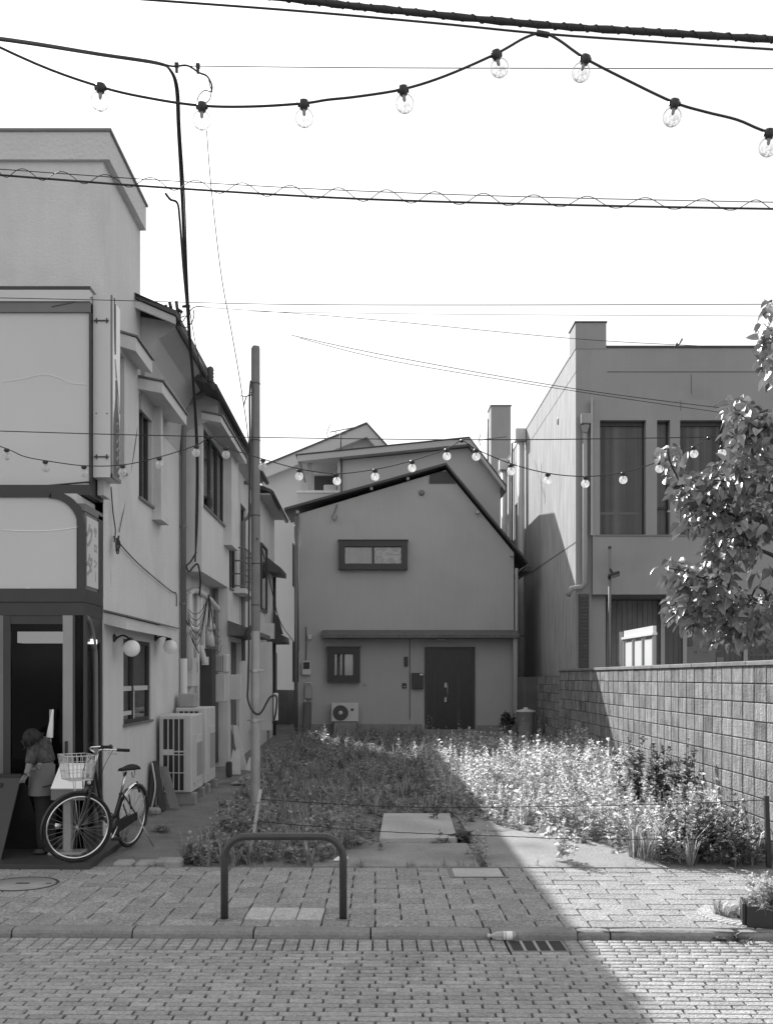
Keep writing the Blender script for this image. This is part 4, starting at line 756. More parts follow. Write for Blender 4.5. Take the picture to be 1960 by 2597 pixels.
# side wall facing the lot (towards -X)
def swall(mb, x, th, d0, d1, z0, z1, holes):
    tmp = MB().wall('X', 0, th, d0, d1, z0, z1, holes); mb.add([(x - v[0], v[1], v[2]) for v in tmp.v], [tuple(reversed(f)) for f in tmp.f]); return mb
swall(MB(), XB, .25, DB + .005, 36, 0, zt, sw).build('side_wall', 'concside', t)
bx(XB - .01, XB + .3, DB + .66, 36, zt, zt + .04).build('side_coping', 'trim2', t)
for z in (cz(942), cz(1375)): bx(XB - .006, XB - .001, DB + .01, 36, z - .012, z + .012).build('pour_joint', 'concjoint' if z < 6 else 'conc', t)
bx(cx(1540), XR, DB - .008, DB - .001, cz(943.5), cz(941.5)).build('pour_joint', 'concjoint', t); bx(cx(1504), XR, DB - .136, DB - .1205, cz(1362), cz(1359)).build('sill_joint', 'trim2', t)
for px, y0, y1 in ((1752, 948, 1000), (1721, 1020, 1045)): bx(cx(px), cx(px) + .012, DB - (.126 if y0 > 1010 else .006), DB - (.1205 if y0 > 1010 else .001), cz(y1), cz(y0)).build('wall_crack', 'concjoint', t)
for d0, d1, z0, z1 in sw:
    f = MB()
    for q in ((d0, d1, z0, z0 + .06), (d0, d1, z1 - .06, z1), (d0, d0 + .06, z0, z1), (d1 - .06, d1, z0, z1), ((d0 + d1) / 2 - .03, (d0 + d1) / 2 + .03, z0, z1)): f.box(XB + .10, XB + .15, *q)
    o = f.build('side_window', 'trim2', t); bx(XB + .12, XB + .126, d0, d1, z0, z1).build('pane', 'pane', o); bx(XB + .22, XB + .23, d0, d1, z0, z1).build('backing', 'curtain2', o)
for i, h in enumerate(holes):
    f = MB(); fr = .03; d = DB + .02; x0, x1, z0, z1 = h
    for q in ((x0, x1, z0, z0 + fr), (x0, x1, z1 - (.09 if x1 - x0 > .5 else .04), z1), (x0, x0 + .02, z0, z1), (x1 - .02, x1, z0, z1)): f.box(q[0], q[1], d, d + .05, q[2], q[3])
    if x1 - x0 < .5: f.box(x0, x1, d, d + .06, z0 + .55, z0 + .60)
    o = f.build('window', 'trim', t); bx(x0 + .02, x1 - .02, d + .025, d + .031, z0, z1).build('pane', 'office', o)
    bx(x0, x1, d + .075, d + .08, z0, z1).build('curtain', 'curtain', o)
    if x1 - x0 > .5: bx(x0 + .05, x1 - .1, d + .062, d + .072, z0 + .45, z0 + .50).build('inner_rail', 'greybox', o)
# recessed ground floor
GF = DB + 1.2
bx(XB + .26, XR, GF + .12, GF + .3, 0, zo).build('ground_floor_wall', 'interior', t); bx(XB + .26, XR, DB + .2, GF + .12, zo, zo + .1).build('overhang_soffit', 'conc', t)
bx(cx(1491), cx(1538), DB + .1, DB + .3, 0, zo).build('porch_pier', 'conc', t)
def gx(p): return XX(p, GF)
brk = MB(); n = 0
bx(cx(1467), cx(1491) - .002, DB - .10, DB - .002, .5, cz(1507)).build('tile_backing', 'mortar', t)
zc = 1.2; 
while zc < cz(1507) - .07:
    bx(cx(1467) + .003, cx(1491) - .005, DB - .112, DB - .1005, zc + .004, zc + .066, bev=.003).build('wall_tile', 'darktile', t); zc += .072
xs = np.arange(gx(1500), gx(2090), .115)
me = bx(.003, .112, 0, .02, 0, zo - .02, bev=.004).mesh('board', 'recess'); me2 = bx(.003, .112, 0, .02, 0, zo - .02, bev=.004).mesh('board', 'blind')
for i, x in enumerate(xs):
    o = put('board', me, t); o.location = (x, GF + .095, .0)
for p in (1680, 1736, 1890): bx(gx(p) - .045, gx(p) + .045, GF - .02, GF + .07, .5, zo).build('mullion', 'post', t)
for p0, p1 in ((1684, 1732), (1740, 1886), (1895, 1990)): bx(gx(p0), gx(p1), GF + .03, GF + .036, .5, zo).build('shop_pane', 'office', t)
bx(gx(1900), gx(2090), GF + .04, GF + .08, cz(1660), cz(1656)).build('hand_rail', 'greybox', t)
bs = thing('notice_board', 'pale notices with a small emblem behind the ground floor window', 'notice', (gx(1780), GF, 2)); bx(gx(1742), gx(1816), GF + .045, GF + .052, 1.7, cz(1636)).build('large_sheet', 'paper', bs)
for p0, p1, y0, y1 in ((1758, 1800, 1625, 1636), (1766, 1806, 1612, 1625)): bx(gx(p0), gx(p1), GF + .053, GF + .057, cz(y1), cz(y0)).build('small_sheet', 'paper', bs)
MB().lathe((gx(1765), GF + .045, cz(1651)), (0, -1, 0), [(.035, 0), (.02, .002)], 10).build('emblem', 'print_', bs); bx(gx(1776), gx(1800), GF + .041, GF + .045, cz(1652), cz(1650)).build('print_line', 'print2', bs)
bx(gx(1766), gx(1804), GF + .049, GF + .0525, cz(1640), cz(1634)).build('print_line', 'print2', bs)
tag(bx(gx(1819), gx(1837), GF + .043, GF + .046, 1.6, cz(1664)).build('window_note', 'paper'), 'small pale paper note on the glass just above the block wall', 'notice')
# downpipes
t = thing('front_downpipe', 'pale downpipe with hopper on the corner of the concrete building', 'pipe', (cx(1480), DB, 0)); xd = cx(1481)
m = MB().box(xd - .10, xd + .10, DB - .22, DB - .01, cz(1080), cz(1054), bev=.015); m.lathe((xd, DB - .11, cz(1100)), (0, 0, 1), [(.05, 0), (.095, .15)], 12); m.build('hopper', 'greybox', t)
tb([(xd, DB - .09, cz(1100)), (xd, DB - .09, cz(1478)), (xd - .08, DB - .1, cz(1490)), (xd - .28, DB - .1, cz(1494)), (xd - .36, DB - .1, cz(1512))], .055, 12).build('pipe', 'conc', t)
bx(cx(1494), cx(1499), DB - .16, DB - .121, cz(1360), cz(1013)).build('edge_strip', 'post', t)
for D, y0 in ((28.7, 1089), (32.4, 1166)):
    t = thing('side_downpipe', 'downpipe with square hopper on the side wall, %s the lot' % ('nearer' if D < 30 else 'farther from'), 'pipe', (XB, D, 0), 'downpipes on the concrete side wall'); zt2 = ZZ(y0, D)
    bx(XB - .30, XB - .01, D - .18, D + .18, zt2 - .35, zt2, bev=.02).build('hopper', 'pipe', t); tb([(XB - .13, D, .3), (XB - .13, D, zt2 - .3)], .095, 12).build('pipe', 'pipe', t)
    for z in (3, 5): MB().lathe((XB - .13, D, z), (0, 0, 1), [(.105, 0), (.105, .05)], 12).build('pipe_clip', 'greybox', t)
tag(tb([(XB - .05, 31.2, .4), (XB - .05, 31.2, 9.0), (XB + .1, 31.0, 9.05)], .03, 8).build('vent_pipe', 'trim2'), 'thin dark vent pipe on the side wall between the downpipes', 'pipe')
tag(MB().ball((XB - .005, 23.6, ZZ(1068, 23.6)), .06, 10, (.3, 1, 1.6)).build('wall_vent', 'trim2'), 'small dark oval vent high on the concrete side wall', 'vent')
t = thing('roof_ladder_rail', 'bent handrail standing on the roof edge of the concrete building', 'handrail', (cx(1735), DB + .5, zt))
for p0, ys in ((1730, (875, 864, 857)), (1737, (875, 862, 856))): tb([(cx(p0), DB + .5, cz(886)), (cx(p0), DB + .5, cz(ys[1]) + .05), (cx(p0 + 5), DB + .5, cz(ys[2]) + .06)] + ([(cx(1748), DB + .5, cz(846) + .06)] if p0 > 1732 else []), .022, 6).build('rail', 'trim2', t)
tag(MB().box(cx(1765), cx(1802), DB + .6, DB + 1.2, zt, cz(873), bev=.03).build('roof_vent', 'trim2'), 'flat vent cap on the roof of the concrete building', 'vent')
tag(MB().box(cx(1840), cx(1895), DB + .6, DB + 1.2, zt, cz(877), bev=.02).build('roof_hatch', 'greybox'), 'low roof hatch beside the flat vent cap', 'hatch')
t = thing('concrete_tower', 'plain square concrete tower rising behind the houses', 'tower', (4.5, 37, 0)); bx(XX(1245, 37), XX(1295, 37), 37, 37.9, 0, ZZ(1029, 37)).build('shaft', 'conc', t); bx(XX(1243, 37), XX(1297, 37), 36.96, 37.94, ZZ(1029, 37), ZZ(1027, 37)).build('coping', 'trim2', t)
# ------------------------------------------------------------------ block wall along the right side
t = thing('block_wall', 'stained concrete block wall along the right side of the lot', 'wall', (4.02, 16, 0)); X4 = 4.02; BL = .34
bx(X4 + .012, X4 + .11, 9.2, 22.5, -.1, 1.99).build('core', 'mortar', t)
blocks = []
nb = int((22.5 - 9.2) / BL)
for i in range(nb):
    for j in range(10): blocks.append((9.2 + BL * (i + .5), j * .2 + .1))
vis = sorted([b for b in blocks if b[0] > 10.3 and b[1] > .1 + 0 * b[0]], key=lambda b: b[0]); ids = set(vis[:297])
me = MB().box(0, .03, -BL / 2 + .012, BL / 2 - .012, -.0945, .0945, bev=.006).mesh('concrete_block', 'block'); rest = MB()
for d, z in blocks:
    if (d, z) in ids:
        o = put('concrete_block', me, t); o.location = (X4 + jit(.002), d, z)
    else: rest.box(X4, X4 + .03, d - BL / 2 + .006, d + BL / 2 - .006, z - .094, z + .094)
stuff(rest.build('concrete_block', 'block', t))
for i in range(14):
    d0 = 9.2 + i * .95
    if d0 < 22.4: bx(X4 - .022, X4 + .13, d0 + .004, min(d0 + .946, 22.5), 1.992, 2.045, bev=.008).build('coping_stone', 'kerb', t)
t = thing('rear_block_wall', 'lower shaded block wall beyond the end of the stained one', 'wall', (4, 24, 0)); bx(X4 + .05, X4 + .14, 22.51, 25.9, .2, 1.90).build('wall_body', 'mortar', t); bx(3.55, X4 + .05, 25.75, 25.9, .2, 1.88).build('return_wall', 'darkboard', t)
for i in range(10):
    for j in range(8): bx(X4 + .03, X4 + .05, 22.52 + i * .335, 22.845 + i * .335, .34 + j * .195, .525 + j * .195).build('concrete_block', 'block', t)
t = thing('floodlight_pole', 'thin grey pole with a tilted floodlight behind the block wall', 'lamp post', (XX(1546, 21.1), 21.1, 0)); x = XX(1546, 21.1)
tb([(x, 21.1, 0), (x, 21.1, ZZ(1390, 21.1))], .030, 10).build('pole', 'galv', t); MB().lathe((x, 21.1, ZZ(1392, 21.1)), (0, 0, 1), [(.034, 0), (.034, .05), (0, .052)], 10).build('pole_cap', 'black', t)
mx = Matrix.Translation((x + .07, 21.0, ZZ(1460, 21.1))) @ Matrix.Rotation(R(-18), 4, 'Y') @ Matrix.Rotation(R(-25), 4, 'X'); MB().box(-.13, .11, -.08, .08, -.025, .03, mx, bev=.01).build('lamp_head', 'black', t); MB().box(-.09, .09, -.06, .06, -.03, -.026, mx).build('lamp_glass', 'greybox', t)
tb(spline([(x, 21.07, ZZ(1443, 21.1)), (x + .03, 21.05, ZZ(1450, 21.1)), (x + .05, 21.02, ZZ(1456, 21.1))]), .02, 7).build('bracket', 'black', t)
t = thing('white_screen', 'sunlit white three panel screen behind the block wall', 'screen', (4.46, 17.4, 0)); xs_ = 4.455; d0, d1 = 16.5, 18.45; zt2 = 2.72
for k in range(3):
    a0 = d0 + .03 + k * (d1 - d0) / 3; bx(xs_ + .02, xs_ + .04, a0 + .07, a0 + (d1 - d0) / 3 - .07, .3, zt2 - .22).build('panel', 'white', t)
for k in range(4): bx(xs_, xs_ + .05, d0 + k * (d1 - d0) / 3 - .03, d0 + k * (d1 - d0) / 3 + .05, .0, zt2 - .17).build('stile', 'post', t)
bx(xs_ - .02, xs_ + .06, d0 - .05, d1 + .08, zt2 - .17, zt2 - .13).build('rail', 'white', t); bx(xs_ - .005, xs_ + .05, d0 - .03, d1 - .05, zt2 - .13, zt2 - .02).build('header', 'white', t)
bx(xs_, xs_ + .05, d1 + .25, d1 + .31, 0, zt2 - .02).build('end_post', 'post', t)
# ------------------------------------------------------------------ overhead cables
def cable(name, pts, r, lab, cat='cable', m='cable', n=8, sub=8):
    o = tb(spline(pts, sub), r, n).build(name, m); return tag(o, lab, cat)
def line(pts, D): return [P(a, b, D) for a, b in pts]
DC = 6.0
base = [(300, -60), (740, -4), (1000, 25), (1375, 62), (1700, 83), (2050, 104), (2300, 116)]
t = thing('wrapped_cable', 'thick wrapped cable bundle crossing the top right of the sky', 'cable', P(1375, 62, DC))
sp = spline(line(base, DC), 14); rad = [.019 + .0022 * math.sin(i * 1.7) + jit(.001) for i in range(len(sp))]
tb(sp, rad, 10).build('bundle', 'cable', t)
hel = [];
for i in range(len(sp) - 1):
    for k in range(4):
        p = sp[i].lerp(sp[i + 1], k / 4); q = (i * 4 + k) * .9; hel.append(p + Vector((0, .0205 * math.cos(q), .0205 * math.sin(q))))
tb(hel, .004, 5).build('lashing', 'cable', t)
cable('messenger_cable', line([(100, -24), (350, -4), (750, 26), (1100, 57), (1375, 84), (1700, 107), (2100, 133)], 5.6), .0062, 'second cable under the wrapped bundle that carries the string lights')
t = thing('spiral_cable', 'pair of cables laced by a wavy wire across the middle of the sky', 'cable', P(980, 490, 9.0))
up = spline(line([(-200, 412), (0, 428), (420, 457), (900, 483), (1400, 500), (1960, 512), (2300, 516)], 9.0), 10); lo = spline(line([(-200, 427), (0, 443), (420, 475), (900, 503), (1400, 518), (1960, 529), (2300, 533)], 9.0), 10)
tb(up, .0038, 6).build('upper_wire', 'cable', t); tb(lo, .0095, 8).build('lower_cable', 'cable', t)
wv = []
for i in range(330):
    u = i / 329 * (len(up) - 1.001); k = int(u); a_, b_ = up[k].lerp(up[k + 1], u - k), lo[k].lerp(lo[k + 1], u - k); ph = i * .46; q = .5 + .78 * math.sin(ph); wv.append(a_.lerp(b_, q) + Vector((0, .03 * math.cos(ph), 0)))
tb(wv, .0036, 5).build('lacing_wire', 'cable', t)
cable('sky_wire', line([(440, 166), (1000, 171), (1960, 173), (2200, 172)], 12), .0055, 'thin straight wire behind the upper string lights', 'wire', n=5)
cable('sky_wire', line([(-100, 753), (240, 760), (700, 771), (1200, 773), (1960, 771), (2200, 770)], 10.6), .0042, 'thin level wire below the laced pair of cables', 'wire', n=5)
cable('sky_wire', line([(640, 790), (1200, 797), (1960, 801), (2200, 802)], 16), .0035, 'faintest thin wire just under the level wire', 'wire', n=5)
cable('sky_wire', line([(520, 779), (900, 806), (1450, 858), (1780, 877), (1830, 880)], 20), .006, 'thin wire slanting down to the roof of the concrete building', 'wire', n=5)
cable('sky_wire', line([(740, 850), (1000, 905), (1460, 986), (1900, 1043), (2100, 1066)], 17), .0062, 'upper of two slanting wires before the concrete building', 'wire', n=5)
cable('sky_wire', line([(760, 857), (1000, 916), (1460, 992), (1900, 1056), (2100, 1082)], 17), .0055, 'lower of two slanting wires before the concrete building', 'wire', n=5)
cable('support_wire', line([(-100, 1090), (0, 1093), (480, 1106), (1180, 1115), (1700, 1110), (2060, 1103)], 10.45), .005, 'level support wire above the lower string lights', 'wire', n=5)
cable('slack_wire', [P(524, 330, 12.2), P(535, 470, 12.2), P(560, 690, 12.2), P(585, 830, 12.2), P(606, 950, 12.2), P(625, 1075, 12.2), P(632, 1140, 12.15)], .006, 'thin wire sweeping down to the steel pole', 'wire', n=5)
t = thing('service_drop', 'heavy service cable dropping from the sky to the jettied house', 'cable', P(480, 800, 12))
m = MB()
for dx, dy, r in ((0, 0, .012), (8, 3, .008), (-6, 4, .0065)):
    m.tube(spline([P(-300 + dx, 62 + dy, 6.4), P(30 + dx, 100 + dy, 7.6), P(250, 135 + dy, 8.6), P(400, 158 + dy, 9.4), P(432 + dx * .3, 178, 9.7), P(448 + dx * .5, 225, 10), P(453 + dx * .5, 330, 10.6), P(463 + dx * .6, 500, 11.4), P(471 + dx * .5, 700, 12.4), P(480 + dx * .4, 850, 13.4), P(491 + dx * .3, 985, 14.6), P(498 + dx * .4, 1110, 15.4), P(500 + dx * .4, 1200, 15.7), P(498 + dx * .4, 1330, 15.8), P(495, 1425, 15.8)], 5), r, 8)
m.tube(spline([P(498, 1400, 15.8), P(484, 1424, 15.75), P(473, 1436, 15.7), P(480, 1450, 15.7), P(490, 1438, 15.75), P(502, 1432, 15.8), P(508, 1470, 16), P(506, 1510, 16.2)]), .014, 8); m.build('cable_bundle', 'cable', t)
m = tb(spline([P(400, 158, 9.4), P(440, 167, 9.6), P(475, 165, 9.7), P(505, 183, 9.8), P(525, 192, 9.8), P(537, 215, 9.8), P(536, 232, 9.8)]), .009, 7); m.tube(spline([P(528, 194, 9.8), P(532, 215, 9.8), P(537, 232, 9.8), P(520, 228, 9.8), P(505, 240, 9.8), P(498, 262, 9.8)]), .005, 5)
m.tube(spline([P(536, 232, 9.8), P(532, 250, 9.8), P(520, 262, 9.8)]), .005, 5); m.build('jumper_wire', 'cable', t)
for px, py in ((448, 170), (502, 172)):
    c_ = Matrix.Translation(P(px, py - 6, 9.6)); co_ = MB().box(-.018, .018, -.015, .015, -.02, .02, c_).build('cable_clamp', 'cable', t); MB().box(-.012, .012, -.01, .01, -.07, -.019, c_).build('clamp_hook', 'cable', co_)
t = thing('insulator_cluster', 'cluster of small dark insulators and wires above the row house roof', 'insulators', P(450, 790, 13))
for a_, b_ in (((430, 766), (434, 782)), ((447, 764), (452, 800)), ((436, 790), (437, 812)), ((452, 785), (462, 792)), ((455, 795), (455, 812)), ((412, 778), (424, 775))): tb([P(*a_, 13.2), P(*b_, 13.2)], .022, 7).build('insulator', 'black', t)
m = MB()
for q in ([(410, 796), (425, 792), (440, 800), (452, 806), (470, 800)], [(437, 812), (440, 820), (447, 810), (462, 815), (470, 805), (480, 790), (495, 778), (520, 778)], [(455, 822), (470, 830), (485, 820), (492, 800), (490, 785)]): m.tube(spline(line(q, 13.2)), .007, 5)
m.build('jumper_wire', 'cable', t); tb([P(462, 776, 13.2), P(482, 776, 13.2)], .02, 6).build('clamp', 'black', t)
cable('mid_wire', [P(420, 490, 11.2), P(432, 505, 11.3), P(450, 515, 11.4), P(456, 560, 11.6), P(465, 680, 12.2), P(476, 800, 13)], .013, 'cable branching from the laced pair and running along the service cable', 'cable')
cable('roof_wire', [P(480, 780, 13.2), P(492, 850, 13.6), P(506, 930, 14.2), P(514, 1000, 14.8)], .006, 'thin wire from the insulators down to the roof edge', 'wire', n=5)
# string lights
def bulbs(t, spots, D, r, gm, tilt):
    for k, (px, py) in enumerate(spots):
        p = P(px, py, D); ax_ = Vector((tilt[k], 0.05, -1)).normalized()
        s_ = MB().lathe(p - ax_ * r * .42, ax_, [(0, 0), (r * .50, .02 * r), (r * .55, .4 * r), (r * .46, .75 * r), (r * .36, .95 * r)], 12); s_.tube([p + Vector((-r * .62, 0, -tilt[k] * .2 * r)), p + Vector((r * .62, 0, tilt[k] * .2 * r))], r * .26, 7)
        so_ = s_.build('socket', 'black', t); c = p + ax_ * (r * 1.42)
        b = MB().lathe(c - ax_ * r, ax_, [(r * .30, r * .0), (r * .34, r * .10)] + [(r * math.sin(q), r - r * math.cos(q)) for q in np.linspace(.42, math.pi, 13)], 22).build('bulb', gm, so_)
        MB().lathe(c - ax_ * r, ax_, [(r * .22, 0), (r * .20, r * .35), (r * .17, r * .62), (r * .08, r * .78), (0, r * .80)], 12).build('bulb_stem', 'greybox', so_)
t = thing('string_lights', 'near string of large clear bulbs across the top of the picture', 'string lights', P(1375, 86, 4.8))
sp_ = [(255, 222), (512, 270), (770, 264), (1022, 228), (1258, 138), (1484, 150), (1710, 262), (1950, 338)]
path = [(-150, 50), (90, 163), (255, 222), (380, 251), (512, 270), (640, 272), (770, 264), (830, 255), (905, 247), (1022, 228), (1130, 194), (1258, 138), (1330, 98), (1375, 86), (1415, 102), (1484, 150), (1600, 210), (1710, 262), (1790, 286), (1870, 306), (1950, 338), (2100, 375)]
tb(spline(line([(a_, b_ - 3) for a_, b_ in path], 4.8), 5), .0062, 8).build('cord', 'cable', t)
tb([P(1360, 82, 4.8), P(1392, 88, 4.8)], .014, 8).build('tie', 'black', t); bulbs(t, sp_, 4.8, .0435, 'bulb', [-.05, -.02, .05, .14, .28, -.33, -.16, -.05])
t = thing('string_lights', 'far string of small bulbs sagging in front of the houses', 'string lights', P(980, 1150, 10.4))
ap = (534, 1108), (1171, 1118), (1797, 1111)
sf = [(17, 1142), (115, 1172), (213, 1185), (311, 1183), (404, 1163), (498, 1133), (573, 1138), (667, 1168), (759, 1193), (853, 1205), (951, 1194), (1045, 1172), (1133, 1142), (1207, 1143), (1296, 1180), (1389, 1204), (1485, 1212), (1580, 1202), (1671, 1174), (1759, 1136), (1831, 1134), (1900, 1152)]
allp = sorted([(-90, 1100), (60, 1157)] + [(a_, b_ - 4) for a_, b_ in sf] + list(ap) + [(2010, 1180)]); tb(spline(line(allp, 10.4), 5), .0052, 7).build('cord', 'cable', t)
for q in ap: MB().ball(P(*q, 10.4), .02, 8).build('tie', 'black', t)
bulbs(t, sf, 10.4, .042, 'bulb2', [jit(.1) for _ in sf])
# ------------------------------------------------------------------ rope fence at the lot edge
t = thing('bamboo_stake', 'leaning bamboo stake at the foot of the steel pole', 'stake', (XX(640, 10.3), 10.3, 0)); q0, q1 = P(632, 2196, 10.25), P(660, 2003, 10.45)
tb([q0, q0.lerp(q1, .45), q0.lerp(q1, .46), q1], [.012, .016, .019, .02], 8).build('cane', 'bamboo', t)
for u in (.25, .55, .82): p = q0.lerp(q1, u); MB().lathe(p, q1 - q0, [(.022, -.006), (.022, .006)], 8).build('knot', 'dry', t)
t = thing('fence_stake', 'dark square stake at the right end of the wire fence', 'stake', (3.85, 10.1, 0)); q0, q1 = P(1950, 2204, 10.1), P(1943, 2019, 10.1)
m = MB(); m.prism([q0 + Vector((-.022, -.02, -.1)), q0 + Vector((.022, -.02, -.1)), q1 + Vector((.02, -.02, 0)), q1 + Vector((-.02, -.02, 0))], (0, .04, 0)); m.build('post', 'trim', t)
def wire(name, pts, lab):
    sp = spline(pts, 14); m = MB(); n = []
    for i, p in enumerate(sp): n.append(p + Vector((0, 0, .0025 * (i % 2))))
    m.tube(n, .0042, 6); return tag(m.build(name, 'rope'), lab, 'wire')
wire('fence_wire', [P(1940, 2030, 10.08), P(1700, 2040, 10.14), P(1360, 2047, 10.2), P(1000, 2047, 10.3), P(655, 2028, 10.42)], 'upper dark twisted wire strung across the front of the lot')
wire('fence_wire', [P(1940, 2129, 10.08), P(1490, 2129, 10.14), P(1280, 2122, 10.2), P(970, 2110, 10.3), P(648, 2084, 10.36)], 'lower dark twisted wire strung across the front of the lot')
# ------------------------------------------------------------------ planter at the kerb, right edge
t = thing('planter_box', 'black planter box on the paving at the right edge', 'planter', (3.1, 7.75, 0)); PM = Matrix.Translation((2.77, 7.66, 0)) @ Matrix.Rotation(R(-15), 4, 'Z')
for q in ((0, .70, 0, .025), (0, .70, .275, .30), (0, .025, .025, .275), (.675, .70, .025, .275)): bx(*q, 0, .155, mx=PM, bev=.004).build('side_board', 'black', t)
bx(.03, .67, .03, .27, .0, .12, mx=PM).build('soil', 'earth', t); bx(-.028, -.003, .02, .28, .0, .17, mx=PM, bev=.004).build('end_board', 'black', t)
t = thing('tree_pit', 'round tree pit edged with small pale setts beside the planter', 'tree pit', (3.1, 8.05, 0)); t['kind'] = 'structure'; del t['category']
for k in range(17):
    q = math.pi * (.78 + .5 * k / 16); c = Vector((3.12 + .50 * math.cos(q), 8.05 + .42 * math.sin(q), .004)); MB().box(-.075, .075, -.022, .022, -.02, .006, Matrix.Translation(c) @ Matrix.Rotation(q, 4, 'Z'), bev=.006).build('sett', 'slablight', t)
MB().lathe((3.12, 8.05, .003), (0, 0, 1), [(.40, 0), (0, .012)], 24).build('soil', 'earth', t)
# ------------------------------------------------------------------ leaf generators (numpy)
def leafquads(n, L, W, base, dirs, droop, curl=.25):
    """n leaves as 2 quads each: base points, direction vectors"""
    d = dirs / np.linalg.norm(dirs, axis=1, keepdims=True); up = np.array([0, 0, 1.0]); s = np.cross(d, up); s /= np.linalg.norm(s, axis=1, keepdims=True) + 1e-6
    roll = rng.uniform(-.9, .9, (n, 1)); nn = np.cross(s, d); s = s * np.cos(roll) + nn * np.sin(roll); nn = np.cross(s, d)
    L = np.asarray(L).reshape(-1, 1) * np.ones((n, 1)); W = np.asarray(W).reshape(-1, 1) * np.ones((n, 1)); droop = np.asarray(droop).reshape(-1, 1) * np.ones((n, 1))
    mid = base + d * L * .5 + nn * L * .06; tip = base + d * L - up * L * droop
    l = mid + s * W + nn * W * curl; r = mid - s * W + nn * W * curl
    V = np.stack([base, r, tip, l, mid], 1).reshape(-1, 3); k = np.arange(n)[:, None] * 5
    return V, np.concatenate([k + np.array([[0, 1, 2, 4]]), k + np.array([[0, 4, 2, 3]])])
class Plants:
    def __init__(s): s.V = []; s.Q = []; s.n = 0
    def add(s, V, Q): s.V.append(V); s.Q.append(Q + s.n); s.n += len(V)
    def done(s, name, m, parent=None): return npmesh(name, np.concatenate(s.V), np.concatenate(s.Q), m, parent)
def ribbon(p0, p1, p2, w0, w1):
    """bent blade as 2 quads"""
    side = np.cross(p2 - p0, [0, 0, 1.0]); nrm = np.linalg.norm(side); side = side / nrm if nrm > 1e-6 else np.array([1.0, 0, 0])
    V = np.array([p0 - side * w0, p0 + side * w0, p1 - side * w1, p1 + side * w1, p2 - side * .0008, p2 + side * .0008]); return V, np.array([[0, 1, 3, 2], [2, 3, 5, 4]])
def mugwort(h, nl, L):
    P_ = Plants(); lean_ = rng.normal(0, .12, 2) * h; top = np.array([lean_[0], lean_[1], h]); z = np.sort(rng.uniform(.12, 1.0, nl)); az_ = np.arange(nl) * 2.4 + rng.uniform(0, 6)
    base = z[:, None] * top + 0; el = rng.uniform(-.1, .75, nl) + z * .35; dirs = np.stack([np.cos(az_) * np.cos(el), np.sin(az_) * np.cos(el), np.sin(el)], 1)
    ll = L * (1.15 - .65 * z) * rng.uniform(.7, 1.25, nl); P_.add(*leafquads(nl, ll, ll * rng.uniform(.20, .34, nl), base, dirs, rng.uniform(0, .35, nl)))
    for zz in (.35, .7): 
        k = 5; b = np.repeat((zz * top)[None], k, 0); a2 = rng.uniform(0, 6.3, k); dd = np.stack([np.cos(a2), np.sin(a2), rng.uniform(.2, .9, k)], 1); P_.add(*leafquads(k, L * .8, L * .15, b, dd, .2))
    P_.add(*ribbon(np.zeros(3), top * .5, top, .005, .004)); return np.concatenate(P_.V), np.concatenate(P_.Q)
def rosette(L, nl, elm):
    a2 = np.arange(nl) * 2.4 + rng.uniform(0, 6); el = rng.uniform(.15, elm, nl); dd = np.stack([np.cos(a2) * np.cos(el), np.sin(a2) * np.cos(el), np.sin(el)], 1); ll = L * rng.uniform(.6, 1.2, nl)
    return leafquads(nl, ll, ll * rng.uniform(.14, .26, nl), np.zeros((nl, 3)), dd, rng.uniform(.1, .5, nl))
def tuft(h, nb, sp):
    P_ = Plants()
    for _ in range(nb):
        a2 = rng.uniform(0, 6.3); r0 = rng.uniform(0, .03); hh = h * rng.uniform(.5, 1.15); p0 = np.array([r0 * math.cos(a2), r0 * math.sin(a2), 0]); o_ = sp * rng.uniform(.3, 1.2)
        p1 = p0 + np.array([o_ * .35 * math.cos(a2), o_ * .35 * math.sin(a2), hh * .65]); p2 = p0 + np.array([o_ * math.cos(a2), o_ * math.sin(a2), hh * rng.uniform(.65, 1)]); P_.add(*ribbon(p0, p1, p2, .0045, .0035))
    return np.concatenate(P_.V), np.concatenate(P_.Q)
def scatter(P_, vars_, pts, smin, smax, hfun=None):
    for (x, y) in pts:
        V, Q = vars_[rng.integers(len(vars_))]; a2 = rng.uniform(0, 6.3); s_ = rng.uniform(smin, smax) * (hfun(x, y) if hfun else 1); c, sn = math.cos(a2), math.sin(a2)
        W = V * s_; W = np.stack([W[:, 0] * c - W[:, 1] * sn + x, W[:, 0] * sn + W[:, 1] * c + y, W[:, 2] + gz(y) - .01], 1); P_.add(W, Q)
def field(n, x0, x1, y0, y1, test):
    o = []
    while len(o) < n:
        x, y = rng.uniform(x0, x1), rng.uniform(y0, y1)
        if test(x, y): o.append((x, y))
    return o
def nz(x, y, s_=1.0, o_=0): return mn.noise((x * s_, y * s_, o_))
